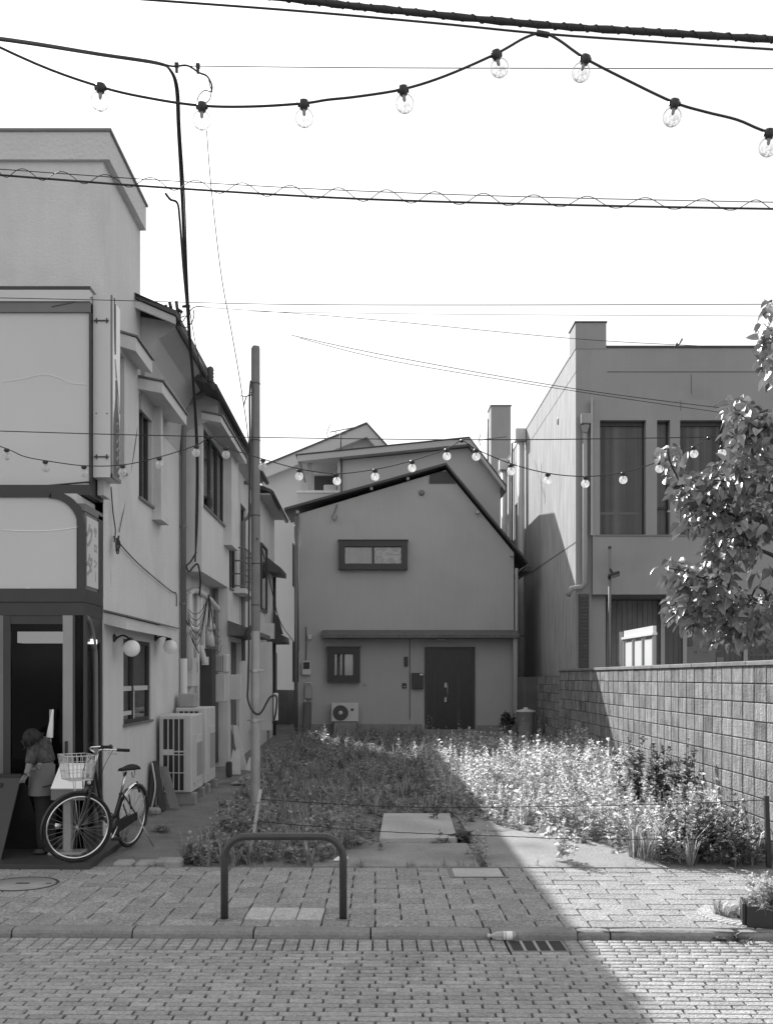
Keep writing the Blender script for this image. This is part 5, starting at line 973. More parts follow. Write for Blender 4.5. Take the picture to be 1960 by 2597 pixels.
# where things grow
def front(x):      # front edge of the tall weeds
    return float(np.interp(x, [1.1, 1.5, 2.1, 2.5, 2.9], [13.3, 12.8, 11.75, 11.2, 10.25]))
def tall(x, y): return .75 < x < 3.93 and y > front(x) + .25 * nz(x, y, 2) and y < 25.2 and (x > 1.0 + .3 * nz(x, y, 1.5, 4) or y > 17)
def low(x, y):
    if x > 1.25 or x < -2.05 + .35 * nz(x, y, .8, 2): return False
    if y < 13.2:
        left = -2.0 + (y - 10.1) * .06 + .2 * nz(x, y, 2, 7); return left < x < -.12 - .35 * max(0, 11.3 - y) - .15 * nz(x, y, 3, 1) and y > 10.22
    return (x > -1.9 + .25 * nz(x, y, 1, 9) and nz(x, y, 1.6, 15) > -.22) or nz(x, y, 2.2, 5) > .32
mv = [mugwort(rng.uniform(.40, .74), 32, .108) for _ in range(10)]; mv2 = [mugwort(rng.uniform(.5, .8), 40, .085) for _ in range(6)]
rv = [rosette(.16, 11, .9) for _ in range(8)]; tv = [tuft(.28, 16, .16) for _ in range(8)]; lv = [mugwort(rng.uniform(.16, .30), 16, .085) for _ in range(8)]
th = lambda x, y: .42 + .2 * nz(x, y, .9, 3) if y > 19.6 else .66 + .28 * nz(x, y, .9, 3) + (.10 if y > 15 else 0) - (.25 if y < front(x) + .35 else 0) + (.12 if x > 2.2 else 0)
P_ = Plants(); scatter(P_, mv, field(1250, .75, 3.93, 10.2, 19.5, tall), .75, 1.2, th); scatter(P_, mv, field(330, .75, 3.93, 19.5, 25.2, tall), .75, 1.2, th); scatter(P_, rv, field(260, .75, 3.93, 10.2, 17, tall), .7, 1.5)
scatter(P_, lv, field(700, .75, 3.93, 10.2, 19, tall), .8, 1.6)
stuff(P_.done('tall_weeds', 'mug'))
P_ = Plants(); scatter(P_, lv, field(1150, -2.2, 1.25, 10.2, 25.4, low), .45, 1.25, lambda x, y: .95 + .75 * nz(x, y, .8, 6)); scatter(P_, rv, field(900, -2.2, 1.25, 10.2, 25.4, low), .5, 1.2)
scatter(P_, mv, field(60, -1.9, 1.0, 14, 25, low), .5, .8); scatter(P_, lv, field(170, -2.3, -.1, 10.2, 13, low), .7, 1.2); stuff(P_.done('low_weeds', 'weed'))
P_ = Plants(); scatter(P_, tv, field(950, -2.2, 1.3, 10.2, 25.4, low), .4, 1.25); scatter(P_, tv, field(240, .75, 3.95, 10.15, 20, tall), .8, 1.7)
scatter(P_, tv, [(rng.uniform(2.6, 3.9), rng.uniform(10.15, 10.8)) for _ in range(26)], .8, 1.9); scatter(P_, tv, [(rng.uniform(-2.3, 2.6), 10.06 + abs(rng.normal(0, .04))) for _ in range(70)], .15, .45)
scatter(P_, tv, [(-3.02 + rng.uniform(0, .15), rng.uniform(11.6, 14)) for _ in range(40)], .2, .5); stuff(P_.done('grass', 'weed'))
P_ = Plants()
for x, y in field(240, .8, 3.9, 10.4, 20, tall) + field(110, -1.9, 1.2, 10.5, 24, low):
    h_ = rng.uniform(.45, .85) if x > .8 else rng.uniform(.2, .5); l_ = rng.normal(0, .07, 2); b_ = np.array([x, y, gz(y)]); tp = b_ + np.array([l_[0], l_[1], h_]); P_.add(*ribbon(b_, b_ + np.array([l_[0] * .3, l_[1] * .3, h_ * .55]), tp, .0032, .0022))
    for k in range(5): P_.add(*leafquads(1, .05, .012, (b_ + (tp - b_) * (.6 + .09 * k))[None], np.array([[rng.normal(), rng.normal(), .8]]), .1))
stuff(P_.done('dry_stems', 'dry'))
P_ = Plants()      # creeping weeds along the edges and cracks of the concrete pads
ed = [(rng.uniform(-.15, .15) * .5 + x, y) for x, y in ([(.0, yy) for yy in np.linspace(10.9, 13.1, 12)] + [(1.03, yy) for yy in np.linspace(10.2, 13.2, 14)])] + [(x, 13.2 + rng.normal(0, .08)) for x in np.linspace(.05, 1.3, 16)] + [(x, 11.31 + rng.normal(0, .02)) for x in rng.uniform(.0, .9, 4)] + [(x, float(np.interp(x, [1.1, 1.5, 2.1, 2.5], [13.2, 12.7, 11.65, 11.1])) - abs(rng.normal(0, .22))) for x in rng.uniform(1.15, 2.6, 40)]
scatter(P_, rv, ed, .25, .7); scatter(P_, lv, ed[::2], .3, .8); stuff(P_.done('edge_weeds', 'weed'))
# dandelion clocks
db_, ds_ = Plants(), Plants()
bb = MB().ball((0, 0, 0), 1, 8); bV = np.array(bb.v); bQ = np.array(bb.f)
def dande(n, pts, hs, r):
    for x, y in pts:
        h_ = rng.uniform(*hs); z0 = gz(y); l_ = rng.normal(0, .02, 2); rr_ = r * rng.uniform(.6, 1.15); ds_.add(*ribbon(np.array([x, y, z0]), np.array([x + l_[0] * .4, y + l_[1] * .4, z0 + h_ * .5]), np.array([x + l_[0], y + l_[1], z0 + h_]), .003, .002)); db_.add(bV * rr_ * np.array([1, 1, .8]) + np.array([x + l_[0], y + l_[1], z0 + h_]), bQ)
dande(1, field(70, -2.0, 1.2, 10.3, 20, low), (.14, .36), .017); dande(1, field(45, 1.6, 2.6, 12.2, 14.0, tall), (.34, .52), .022); dande(1, field(34, -1.9, -.3, 10.3, 13, low), (.18, .36), .020); dande(1, field(90, 1.2, 3.7, 12.0, 17, tall), (.35, .6), .016)
stuff(db_.done('dandelion_clocks', 'puff')); stuff(ds_.done('dandelion_stems', 'dry'))
# single plants one can point to
def plant(name, lab, x, y, fn, m, scale=1, n=1, spread=0, z=None, cat='plant'):
    Q_ = Plants()
    for _ in range(n):
        V, Q = fn(); a2 = rng.uniform(0, 6.3); c, sn = math.cos(a2), math.sin(a2); W = V * scale * rng.uniform(.8, 1.15); dx, dy = rng.normal(0, spread + 1e-9, 2)
        Q_.add(np.stack([W[:, 0] * c - W[:, 1] * sn + x + dx, W[:, 0] * sn + W[:, 1] * c + y + dy, W[:, 2] + (gz(y) if z is None else z)], 1), Q)
    return tag(Q_.done(name, m), lab, cat)
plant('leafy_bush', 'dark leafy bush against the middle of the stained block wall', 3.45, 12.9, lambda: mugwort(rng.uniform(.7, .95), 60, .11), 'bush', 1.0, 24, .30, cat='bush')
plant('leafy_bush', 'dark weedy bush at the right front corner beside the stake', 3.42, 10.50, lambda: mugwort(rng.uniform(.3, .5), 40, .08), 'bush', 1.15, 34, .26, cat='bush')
plant('crack_plant', 'dark spreading weed in the gap between the concrete pads', .98, 11.45, lambda: rosette(.22, 12, .9), 'bush', .8, 6, .07)
plant('crack_plant', 'small upright sprig on the pale concrete pad', .70, 12.7, lambda: mugwort(.25, 14, .07), 'bush', 1.0, 2, .03)
plant('weed_clump', 'small leafy clump on the sunlit concrete before the tall weeds', 1.03 * 1.05, 10.5, lambda: mugwort(.3, 26, .075), 'mug', 1.0, 0 + 5, .06); 
plant('weed_clump', 'upright weed clump at the sunlit front edge of the pad', XX(1430, 10.35), 10.35, lambda: mugwort(.36, 26, .085), 'mug', 1.0, 5, .07)
plant('kerb_weed', 'tiny weed growing in the gutter under the right kerb', XX(1845, 7.55), 7.52, lambda: rosette(.09, 9, 1.1), 'bush', 1.0, 4, .04, -.06)
plant('pit_grass', 'small grass tuft in the cracked paving beside the tree pit', XX(1820, 8.05), 8.05, lambda: tuft(.14, 14, .10), 'weed', 1.0, 4, .03, 0)
plant('pit_grass', 'leafy ground cover filling the tree pit', 2.86, 8.02, lambda: rosette(.08, 10, 1.0), 'weed', 1.0, 12, .06, .01)
plant('planter_flowers', 'pale leafed plant growing in the black planter box', 2.97, 7.75, lambda: mugwort(.26, 46, .06), 'mug', 1.0, 18, .075, .10)
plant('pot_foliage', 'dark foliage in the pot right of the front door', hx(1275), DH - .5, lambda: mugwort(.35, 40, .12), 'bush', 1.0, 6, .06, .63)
for k, (px, h_, lab) in enumerate(((1878, .62, 'tall flowering weed stalk before the block wall, left of the pair'), (1915, .72, 'tall bending weed stalk nearest the fence stake'), (1480, .95, 'tall mugwort stalk rising beside the shaded wall'))):
    y_ = (10.9, 10.75, 18.2)[k]; x_ = XX(px, y_); V, Q = mugwort(h_ * 1.25, 16, .07); plant('weed_stalk', lab, x_, y_, lambda: (V, Q), 'mug' if k == 2 else 'bush', 1.0, 1)
for k in range(3): plant('wall_weed', ('shaded weed by the left wall between bicycle and boards', 'low weed patch on the bare earth near the outdoor units', 'weed at the foot of the edging stones')[k], (-2.55, -2.0, -1.98)[k], (12.2, 14.2, 10.25)[k], lambda: rosette(.10, 10, .8), 'weed', 1.0, 5, .07)
tag(MB().prism([(-.42, 10.28, .03), (-.30, 10.26, .03), (-.28, 10.33, .045), (-.37, 10.36, .05)], (0, .01, .012)).build('paper_scrap', 'white'), 'scrap of white paper on the earth behind the barrier', 'litter')
for k, (px, D) in enumerate(((590, 14.2), (598, 16.3))): tag(MB().box(-.10, .10, -.06, .06, -.015, .03, Matrix.Translation((XX(px, D), D, gz(D) + .02)) @ Matrix.Rotation(.4 + k, 4, 'Z'), bev=.02).build('rubble_piece', 'stone'), ('pale rubble piece on the bare path near the weeds', 'pale rubble piece farther up the bare path')[k], 'rubble')
# ------------------------------------------------------------------ street tree, branches reaching in from the right
t = thing('street_tree', 'broad leaved street tree reaching in from the right', 'tree', (3.5, 8.2, 0)); DT = 7.9
m = MB(); m.tube(spline([(3.5, 8.15, -.05), (3.47, 8.13, .8), (3.52, 8.1, 1.8), (3.5, 8.05, 2.6), (3.55, 8.0, 3.6), (3.62, 7.95, 4.6), (3.7, 7.9, 5.6)], 5), [.085] * 6 + [.075] * 6 + [.065] * 6 + [.055] * 6 + [.045] * 6 + [.03], 12); m.build('trunk', 'bark', t)
def T(px, py, d=0.0): return P(px, py, DT + d)
tw = [
 ([(3.5, 8.06, 2.5), T(1990, 1430, 0), T(1940, 1400, 0), T(1880, 1385, -.05), T(1840, 1390, -.1)], .022),
 ([(3.5, 8.05, 2.4), T(1975, 1520, .1), T(1935, 1495, .1), T(1918, 1490, .1), T(1905, 1520, .1), T(1900, 1560, .05)], .016),
 ([(3.55, 8.0, 3.3), T(1990, 1330, .1), T(1900, 1320, .1), T(1820, 1290, 0), T(1750, 1255, -.1), T(1715, 1205, -.15), T(1697, 1165, -.2), T(1692, 1140, -.2)], .016),
 ([(3.58, 8.0, 3.8), T(2000, 1240, .2), T(1920, 1240, .2), T(1860, 1225, .15), T(1800, 1215, .1)], .014),
 ([(3.6, 7.95, 4.4), T(2000, 1120, .1), T(1940, 1080, .05), T(1880, 1055, 0), T(1860, 1030, 0)], .012),
 ([(3.68, 7.9, 5.2), T(2010, 900, 0), T(1970, 830, 0), T(1962, 770, 0)], .012),
 ([T(1880, 1385, -.05), T(1850, 1440, -.1), T(1800, 1470, -.15), T(1740, 1450, -.2), T(1690, 1440, -.2)], .010),
 ([T(1850, 1440, -.1), T(1800, 1520, -.1), T(1740, 1560, -.1), T(1705, 1550, -.1)], .009),
 ([T(1850, 1440, -.1), T(1840, 1530, -.05), T(1790, 1590, 0)], .009),
 ([T(1905, 1520, .1), T(1860, 1580, .05), T(1830, 1620, 0)], .008), ([T(1935, 1495, .1), T(1960, 1560, .1), T(1955, 1620, .1)], .008),
 ([T(1900, 1320, .1), T(1870, 1360, .05), T(1790, 1340, 0), T(1745, 1330, -.1)], .008), ([T(1940, 1080, .05), T(1900, 1110, 0), T(1870, 1140, 0)], .007), ([T(1920, 1240, .2), T(1890, 1190, .15), T(1860, 1185, .1)], .007)]
for pts, r in tw:
    sp = spline(pts, 5); tb(sp, [r * (1 - .7 * i / (len(sp) - 1)) for i in range(len(sp))], 7).build('branch', 'bark', t)
def leafmesh(L, W, cup, fold, wave):
    m = MB(); n = 5; v = []
    for i in range(n + 1):
        u = i / n; w_ = W * (math.sin(math.pi * min(1, u ** .75)) ** .8) if 0 < i < n else .001; x = L * u; zc = -cup * u * u * L
        v += [(x, -w_, zc + fold * w_ + wave * math.sin(u * 7)), (x, 0, zc), (x, w_, zc + fold * w_ - wave * math.sin(u * 6))]
    f = []
    for i in range(n): k = 3 * i; f += [(k, k + 3, k + 4, k + 1), (k + 1, k + 4, k + 5, k + 2)]
    m.add(v, f, True); m.tube([(-.02, 0, .004), (0, 0, 0)], .0012, 3); return m
lm = [leafmesh(random.uniform(.095, .135), random.uniform(.026, .038), random.uniform(.1, .7), random.uniform(.15, .6), random.uniform(0, .004)) for _ in range(8)]
lmesh = [q.mesh('leaf', 'leaf') for q in lm]
cl = [(1692, 1150, 26, 8), (1715, 1195, 26, 7), (1735, 1245, 34, 14), (1780, 1235, 40, 22), (1840, 1215, 45, 26), (1900, 1200, 45, 26), (1950, 1215, 40, 18), (1800, 1290, 48, 30), (1870, 1300, 50, 34), (1935, 1310, 50, 32), (1745, 1320, 30, 10), (1850, 1360, 40, 18), (1895, 1350, 45, 20), (1830, 1400, 40, 22), (1880, 1400, 28, 8),
      (1700, 1440, 28, 10), (1750, 1465, 36, 20), (1815, 1450, 42, 26), (1790, 1510, 42, 24), (1840, 1520, 42, 24), (1715, 1535, 28, 9), (1740, 1560, 32, 12), (1790, 1580, 36, 14), (1870, 1570, 42, 22), (1925, 1560, 44, 24), (1840, 1615, 28, 9), (1900, 1600, 36, 14), (1955, 1605, 40, 16), (1950, 1530, 30, 10), (1930, 1440, 22, 4),
      (1870, 1040, 34, 14), (1905, 1065, 38, 20), (1945, 1080, 36, 18), (1880, 1100, 34, 14), (1885, 1140, 30, 9), (1940, 1130, 32, 10), (1950, 780, 16, 5), (1945, 830, 18, 6), (1950, 870, 20, 7), (1940, 910, 20, 7), (1960, 960, 20, 5)]
spots = []
for px, py, rad, n in cl:
    for _ in range(int(n * 2.9)):
        a2 = random.uniform(0, 6.3); rr_ = rad * 1.05 * math.sqrt(random.random()); spots.append((P(px + rr_ * math.cos(a2), py + rr_ * math.sin(a2), DT + random.gauss(0, .16)), P(px, py + 12, DT)))
def leafmx(p, c):
    d = (p - c); d.z *= .5; d += Vector((random.gauss(-.04, .05), random.gauss(-.03, .07), random.gauss(-.07, .05))); d = d.normalized()
    q = d.to_track_quat('X', 'Z') @ Quaternion((1, 0, 0), random.gauss(0, .6)); return Matrix.Translation(p) @ q.to_matrix().to_4x4() @ Matrix.Scale(random.uniform(.62, 1.2), 4)
random.shuffle(spots); spots.sort(key=lambda s_: s_[0].y)
for p, c in spots[:300]:
    o = put('leaf', random.choice(lmesh), t); o.matrix_world = leafmx(p, c); mw = o.matrix_world.copy(); o.matrix_parent_inverse = Matrix.Translation(-t.location); o.matrix_basis = mw
rest = MB(); out_ = []
for _ in range(900):   # the part of the crown outside the frame
    q = Vector((random.gauss(4.3, .65), random.gauss(8.0, .8), random.gauss(4.0, 1.0)))
    if q.x > 3.15 + .04 * q.y * 0 and q.z > 1.9 and (q.x * F / q.y + CX) > 2010: out_.append((q, Vector((3.7, 8, 3.8))))
for p, c in spots[300:] + out_:
    q = random.choice(lm); mx = leafmx(p, c); rest.add([mx @ Vector(v) for v in q.v], q.f, True)
stuff(rest.build('leaf', 'leaf', t))
for pts in ([(3.55, 8, 3.2), (4.2, 8.1, 3.6), (4.9, 8.2, 3.8)], [(3.6, 7.95, 4.2), (4.1, 7.8, 4.6), (4.6, 7.7, 5)], [(3.5, 8.05, 2.6), (4.0, 8.3, 2.9), (4.5, 8.6, 3.0)]): tb(spline(pts, 4), .02, 7).build('branch', 'bark', t)
# ------------------------------------------------------------------ bicycle
Cf, Cr = Vector((-2.925, 10.06, .395)), Vector((-2.67, 11.10, .37))
hd = Vector((Cf.x - Cr.x, Cf.y - Cr.y, 0)).normalized(); lat = Vector((-hd.y, hd.x, 0)); lat = lat if lat.x > 0 else -lat   # towards the camera's right
def BK(a_, b_, z): return Cr + Vector((0, 0, -.345)) + hd * a_ + lat * (b_ + .10 * z) + Vector((0, 0, z))
WB = (Vector((Cf.x, Cf.y)) - Vector((Cr.x, Cr.y))).length
wh = Vector((-.85, -.53, 0)).normalized()
t = thing('bicycle', 'dark city bicycle with wire basket parked before the shop', 'bicycle', (-2.8, 10.5, 0))
def wheel(c, dirv, tilt, r=.345):
    u = dirv.normalized(); v = (Vector((0, 0, 1)) + lat * tilt).normalized(); ax_ = u.cross(v).normalized()
    ring = lambda rr_, n=44: [c + u * rr_ * math.cos(q) + v * rr_ * math.sin(q) for q in np.linspace(0, 2 * math.pi, n, endpoint=False)]
    wo_ = MB().lathe(c - ax_ * .03, ax_, [(.0, 0), (.018, 0), (.022, .008), (.016, .02), (.016, .04), (.022, .052), (.018, .06), (0, .06)], 12).build('wheel', 'steel', t)
    tb(ring(r - .015), .0155, 10, closed=True).build('tyre', 'rubber', wo_); tb(ring(r - .043), .011, 8, closed=True).build('rim', 'chrome', wo_)
    s_ = MB()
    for k in range(32):
        q = 2 * math.pi * k / 32; q2 = q + (.5 if k % 4 < 2 else -.5); p0 = c + (u * math.cos(q2) + v * math.sin(q2)) * .02 + ax_ * (.024 if k % 2 else -.024); s_.tube([p0, c + (u * math.cos(q) + v * math.sin(q)) * (r - .045)], .0012, 4, caps=False)
    s_.build('spokes', 'steel', wo_); return u, v, ax_
uf, vf, axf = wheel(Cf, wh, .05); Crl = BK(0, 0, .345); ur, vr, axr = wheel(Crl, hd, .10)
def fender(c, u, v, ax_, a0, a1, r=.362):
    m = MB(); n = 18
    for k in range(n + 1):
        q = a0 + (a1 - a0) * k / n; d = u * math.cos(q) + v * math.sin(q); m.v += [tuple(c + d * (r - .012) - ax_ * .026), tuple(c + d * r - ax_ * .012), tuple(c + d * r + ax_ * .012), tuple(c + d * (r - .012) + ax_ * .026)]
    for k in range(n):
        for j in range(3): m.f.append((4 * k + j, 4 * k + j + 1, 4 * k + 5 + j, 4 * k + 4 + j)); m.sm.append(True)
    return m
fender(Cf, uf, vf, axf, R(-15), R(118)).build('front_fender', 'black', t); fender(Crl, ur, vr, axr, R(45), R(205)).build('rear_fender', 'chrome', t)
BBk = BK(.44, 0, .29); crown = Cf - wh * .085 + lat * .03 + Vector((0, 0, .37)); st = crown - hd * .10 + lat * .035 + Vector((0, 0, .34)); head0 = crown.lerp(st, .12); head1 = crown.lerp(st, .62)
seat_lug = BK(.30, 0, .62); seat_top = BK(.24, 0, .84)
m = tb(spline([head0, BBk.lerp(head0, .55) + Vector((0, 0, -.10)), BBk.lerp(head0, .28) + Vector((0, 0, -.05)), BBk], 6), .019, 10); m.tube(spline([head1, head1.lerp(BBk, .4) + Vector((0, 0, -.12)), BK(.52, 0, .40), BK(.37, 0, .42)], 6), .016, 10); m.tube([BBk, seat_lug], .016, 10); m.tube([head0, head1], .021, 12)
for s_ in (-1, 1): m.tube([BBk + lat * .03 * s_, Crl + lat * .06 * s_], .010, 8); m.tube([seat_lug + lat * .02 * s_, Crl + lat * .06 * s_], .008, 8)
m.build('frame', 'black', t)
m = MB()
for s_ in (-1, 1): m.tube(spline([crown + axf * .04 * s_, Cf.lerp(crown, .5) + axf * .045 * s_ - wh * .02, Cf + axf * .045 * s_], 5), [.014] * 5 + [.011] * 5 + [.008], 9)
m.tube([crown + axf * .045, crown - axf * .045], .016, 8); m.build('fork', 'black', t)
tb([head1, st], .013, 10).build('stem', 'chrome', t); tb([seat_lug, seat_top], .013, 10).build('seat_post', 'chrome', t)
s1 = axf.copy(); s1.z = 0; s1.normalize(); s1 = s1 if s1.x > 0 else -s1
hb = [st - s1 * .27 - wh * .16 + Vector((0, 0, .05)), st - s1 * .25 - wh * .08 + Vector((0, 0, .055)), st - s1 * .16 + wh * .03 + Vector((0, 0, .05)), st + Vector((0, 0, .01)), st + s1 * .16 + wh * .03 + Vector((0, 0, .05)), st + s1 * .25 - wh * .08 + Vector((0, 0, .055)), st + s1 * .27 - wh * .16 + Vector((0, 0, .05))]
hbs = spline(hb, 6); ho = tb(hbs, .0105, 9).build('handlebar', 'chrome', t)
for e in (0, -1):
    d = (hb[e] - hb[1 if e == 0 else -2]).normalized(); tb([hb[e] - d * .05, hb[e] + d * .075], .016, 10).build('grip', 'rubber', ho); k = hb[1 if e == 0 else -2]; tb(spline([k, k + wh * .05 + Vector((0, 0, -.03)), hb[e] + wh * .05 + Vector((0, 0, -.035))], 4), .006, 6).build('brake_lever', 'steel', ho)
MB().ball(hb[5] - s1 * .08 + Vector((0, 0, .025)), .024, 10).build('bell', 'black', ho)
m = MB()
for e, q in ((1, .10), (5, .07)): m.tube(spline([hb[e], hb[e] + wh * q + Vector((0, 0, .03)), st + wh * .13 + Vector((0, 0, -.12)), crown + wh * .06 + Vector((0, 0, -.02))], 6), .003, 5)
m.tube(spline([hb[5], st - hd * .02 + s1 * .10 + Vector((0, 0, -.2)), BK(.72, .04, .55), BK(.55, .03, .42)], 6), .003, 5); m.build('brake_cables', 'rubber', t)
sd = MB(); prof = []
for i in range(9):
    u_ = i / 8; w_ = .028 + .075 * max(0, u_ - .25) ** .8 / .8; prof.append((.13 - .27 * u_, w_, .035 + .02 * u_))
for a_, w_, hh in prof:
    for q in np.linspace(0, math.pi, 7): sd.v.append(tuple(BK(.24 + a_, w_ * math.cos(q), .86 + hh * math.sin(q))))
for i in range(8):
    for j in range(6): sd.f.append((i * 7 + j, i * 7 + j + 1, i * 7 + 8 + j, i * 7 + 7 + j)); sd.sm.append(True)
sd.f += [tuple(range(7)), tuple(56 + j for j in reversed(range(7)))] + [(i * 7, i * 7 + 7, i * 7 + 13, i * 7 + 6) for i in range(8)]; sd.sm += [False] * 10
so_ = sd.build('saddle', 'rubber', t)
for b_ in (-.05, .05): tb(spline([BK(.14, b_, .86), BK(.13, b_, .80), BK(.17, b_, .78), BK(.20, b_, .84)], 6), .006, 6).build('saddle_spring', 'steel', so_)
# basket in front of the head tube
bc_ = st + wh * .20 + Vector((0, 0, -.10)); m = MB()
def bp_(i, j, k):      # i along wh, j across, k height 0..1
    f_ = .78 + .22 * k; return bc_ + wh * (i * .14 * f_) + s1 * (j * .19 * f_) + Vector((0, 0, -.14 + .24 * k))
for k in (0, .33, .66, 1): m.tube([bp_(-1, -1, k), bp_(1, -1, k), bp_(1, 1, k), bp_(-1, 1, k)], .0045 if k == 1 else .003, 6, closed=True)
for q in np.linspace(-1, 1, 9):
    for i in (-1, 1): m.tube([bp_(i, q, 0), bp_(i, q, 1)], 0.0034, 5, caps=False)
    m.tube([bp_(-1, q, 0), bp_(1, q, 0)], 0.0034, 5, caps=False)
for q in np.linspace(-1, 1, 7):
    for j in (-1, 1): m.tube([bp_(q, j, 0), bp_(q, j, 1)], 0.0034, 5, caps=False)
m.build('basket', 'pipe', t)
m = MB()
for s_ in (-1, 1): m.tube([bp_(.3, .3 * s_, 0), Cf + axf * .05 * s_], .004, 6)
m.build('basket_stay', 'steel', t)
m = MB().prism([bp_(-1.02, -.55, .2), bp_(-1.02, .55, .2), bp_(-1.02, .55, .8), bp_(-1.02, -.55, .8)], wh * .004); m.build('basket_plate', 'offwhite', t)
for s_ in (-1, 1): tb([Crl + lat * .05 * s_, Crl - hd * .27 + lat * .03 * s_ + Vector((0, 0, .20))], .004, 5).build('fender_stay', 'steel', t)
tb([Crl + lat * .06, BK(-.02, .16, .18), BK(-.10, .24, .0)], .008, 8).build('kickstand', 'steel', t)
m = MB().lathe(BBk + lat * .035, lat, [(0, 0), (.09, 0), (.09, .012), (0, .012)], 20); m.prism([BBk + lat * .04 + Vector((0, 0, .06)), Crl + lat * .05 + Vector((0, 0, .04)), Crl + lat * .05 - Vector((0, 0, .04)), BBk + lat * .04 - Vector((0, 0, .08))], lat * .012); m.build('chain_case', 'black', t)
for s_, q in ((1, -.7), (-1, 2.44)):
    e = BBk + lat * .07 * s_ + (hd * math.cos(q) + Vector((0, 0, 1)) * math.sin(q)) * .165; co_ = tb([BBk + lat * .06 * s_, e], .009, 8).build('crank', 'chrome', t); MB().box(-.045, .045, -.04, .04, -.012, .012, Matrix.Translation(e + lat * .05 * s_)).build('pedal', 'rubber', co_)
MB().lathe(Cf + wh * .15 + axf * .05 + Vector((0, 0, .02)), wh, [(0, 0), (.02, .0), (.032, .05), (.034, .055), (0, .06)], 12).build('headlight', 'chrome', t)
MB().ball(crown.lerp(st, .2) + hd * .03, .02, 10).build('reflector', 'offwhite', t); bx(*(lambda p: (p.x - .012, p.x + .012, p.y - .012, p.y + .012, p.z, p.z + .06))(crown.lerp(st, .35) + hd * .02)).build('head_badge', 'offwhite', t)
m = tb([BK(.22, .05, .60), BK(.16, .06, .44)], .008, 6); m.tube([BK(.02, .03, .72 - .0), BK(-.02, .05, .60)], .012, 6); m.build('frame_lock', 'black', t)
# ------------------------------------------------------------------ board, menu stand, person and parasol in front of the shop
t = thing('folding_board', 'dark folding sandwich board at the left edge before the shop', 'sign board', (-3.75, 10.35, .05))
m = MB().prism([(-4.35, 10.16, .05), (-3.72, 10.16, .05), (-3.60, 10.40, .86), (-4.25, 10.40, .86)], (0, .03, 0)); m.build('front_board', 'trim', t)
MB().prism([(-4.10, 10.75, .05), (-3.44, 10.75, .05), (-3.60, 10.44, .86), (-4.25, 10.44, .86)], (0, .03, 0)).build('back_board', 'black', t)
bx(-4.26, -3.59, 10.39, 10.47, .855, .885).build('hinge', 'black', t); bx(-3.98, -3.78, 10.355, 10.375, .76, .80).build('hand_hole', 'black', t)
t = thing('menu_stand', 'pale slanted menu stand on a T shaped foot behind the front wheel', 'stand', (-3.1, 10.55, .05)); xm = XX(172, 10.55)
bx(xm - .04, xm + .04, 10.52, 10.58, .08, .72, bev=.006).build('post', 'post', t); bx(xm - .17, xm + .17, 10.42, 10.66, .05, .085, bev=.008).build('foot', 'post', t)
MB().prism([(xm - .13, 10.40, .74), (xm + .20, 10.40, .74), (xm + .18, 10.60, .98), (xm - .09, 10.60, .98)], (0, .02, -.02)).build('menu_plate', 'signwhite', t); bx(xm - .13, xm + .20, 10.41, 10.60, .62, .735).build('tray', 'trim2', t)
t = thing('closed_parasol', 'closed white parasol standing beside the person', 'parasol', P(128, 1850, 10.66))
tb([P(126, 2150, 10.66), P(128, 1800, 10.66)], .012, 8).build('pole', 'steel', t); MB().lathe(P(126, 1868, 10.66), P(134, 1800, 10.66) - P(126, 1868, 10.66), [(.035, -.01), (.034, .0), (.026, .10), (.016, .2), (.010, .28), (.0, .285)], 12).build('canopy', 'parasol', t); tb([P(126, 1868, 10.66), P(126, 1918, 10.66)], .016, 8).build('strap', 'apron', t)
t = thing('person', 'person in dark checked shirt and pale apron bending towards the sandwich board', 'person', P(112, 2170, 10.62)); D = 10.60
def pj(px, py, d=0): return P(px, py, D + d)
pel, wst, chs, nck, hed, htp = pj(113, 1952), pj(108, 1925), pj(97, 1890, -.03), pj(86, 1884, -.07), pj(79, 1883, -.11), pj(72, 1874, -.13)
kl, al, tl = pj(108, 2062, -.02), pj(110, 2158, .02), pj(102, 2168, -.10); kr, ar, tr_ = pj(124, 2060, .05), pj(126, 2156, .10), pj(120, 2168, -.02)
shl, el, wl_, hl = pj(88, 1896, -.10), pj(78, 1925, -.16), pj(70, 1956, -.22), pj(66, 1966, -.24); shr, er, wr_, hr = pj(110, 1880, .05), pj(118, 1918, .02), pj(100, 1942, -.12), pj(92, 1948, -.15)
V = [pel, wst, chs, nck, hed, htp, kl, al, tl, kr, ar, tr_, shl, el, wl_, hl, shr, er, wr_, hr]
E = [(0, 1), (1, 2), (2, 3), (3, 4), (4, 5), (0, 6), (6, 7), (7, 8), (0, 9), (9, 10), (10, 11), (2, 12), (12, 13), (13, 14), (14, 15), (2, 16), (16, 17), (17, 18), (18, 19)]
Rr = [.12, .11, .125, .05, .085, .06, .06, .04, .035, .06, .04, .035, .06, .042, .03, .035, .06, .042, .03, .035]
body = skin_mesh('body', V, E, Rr, 'skin', t, 2)
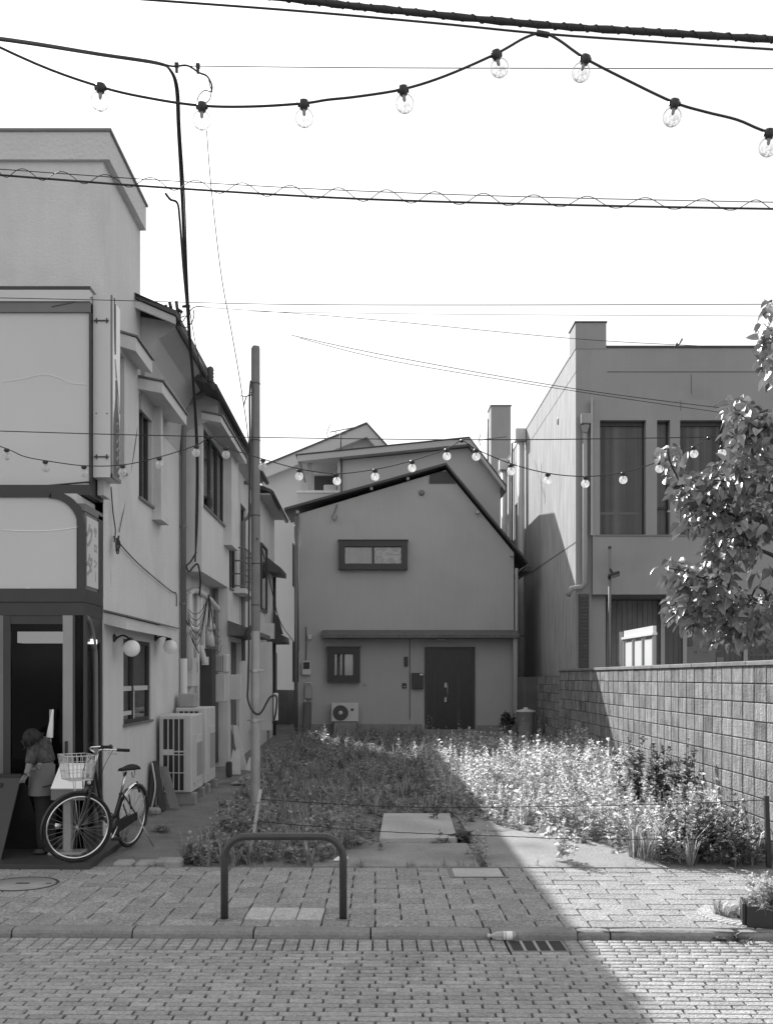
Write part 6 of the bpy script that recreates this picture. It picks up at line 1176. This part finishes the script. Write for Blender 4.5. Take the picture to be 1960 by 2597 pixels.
for c, d0 in ((hl, Vector((-.35, -.3, -.6))), (hr, Vector((-.6, -.3, -.2)))):
    for k in range(4): b_ = c + Vector((.012 * (k - 1.5), .006 * k, 0)); tb([b_, b_ + d0.normalized() * (.05 + .006 * (k % 2)), b_ + d0.normalized() * .075 + Vector((0, 0, -.02))], .008, 6).build('finger', 'skin', t)
    tb([c + Vector((.02, -.01, .01)), c + Vector((.045, -.03, -.01))], .009, 6).build('thumb', 'skin', t)
skin_mesh('shirt', [wst.lerp(pel, .6), wst, chs, chs.lerp(nck, .5), shl, el, el.lerp(wl_, .6), shr, er, er.lerp(wr_, .6)], [(0, 1), (1, 2), (2, 3), (2, 4), (4, 5), (5, 6), (2, 7), (7, 8), (8, 9)], [.15, .135, .15, .07, .075, .056, .05, .075, .056, .05], 'plaid', t, 2)
skin_mesh('trousers', [pel, kl, al, kr, ar], [(0, 1), (1, 2), (0, 3), (3, 4)], [.145, .08, .065, .08, .065], 'cloth', t, 2)
MB().ball(hed.lerp(htp, .45) + Vector((.012, .03, .02)), .098, 14, (1, 1.05, 1.1)).build('hair', 'hair', t)
hc = hed.lerp(htp, .45) + Vector((.012, .03, .02)); hm = MB()
for k in range(90):
    d = Vector((random.gauss(0, 1), random.gauss(.3, 1), random.gauss(.5, .8))).normalized(); s0 = hc + d * .09; hm.tube([s0, s0 + d * .012 + Vector((random.gauss(0, .02), random.gauss(0, .02), -.02)), s0 + Vector((random.gauss(0, .025), random.gauss(0, .025), -.055))], [.012, .010, .003], 5)
hm.build('hair_locks', 'hair', t)
m = MB(); n = 9
for i in range(n):
    q = -1 + 2 * i / (n - 1); m.v += [tuple(pel + Vector((.13 * q - .0, -.16 + .10 * q * q, .06))), tuple(pel + Vector((.14 * q - .02, -.17 + .11 * q * q, -.26)))]
for i in range(n - 1): m.f.append((2 * i, 2 * i + 1, 2 * i + 3, 2 * i + 2)); m.sm.append(True)
m.build('apron', 'apron', t)
for q in (tl, tr_): MB().box(q.x - .05, q.x + .07, q.y - .1, q.y + .14, .05, .12, bev=.03).build('shoe', 'black', t)
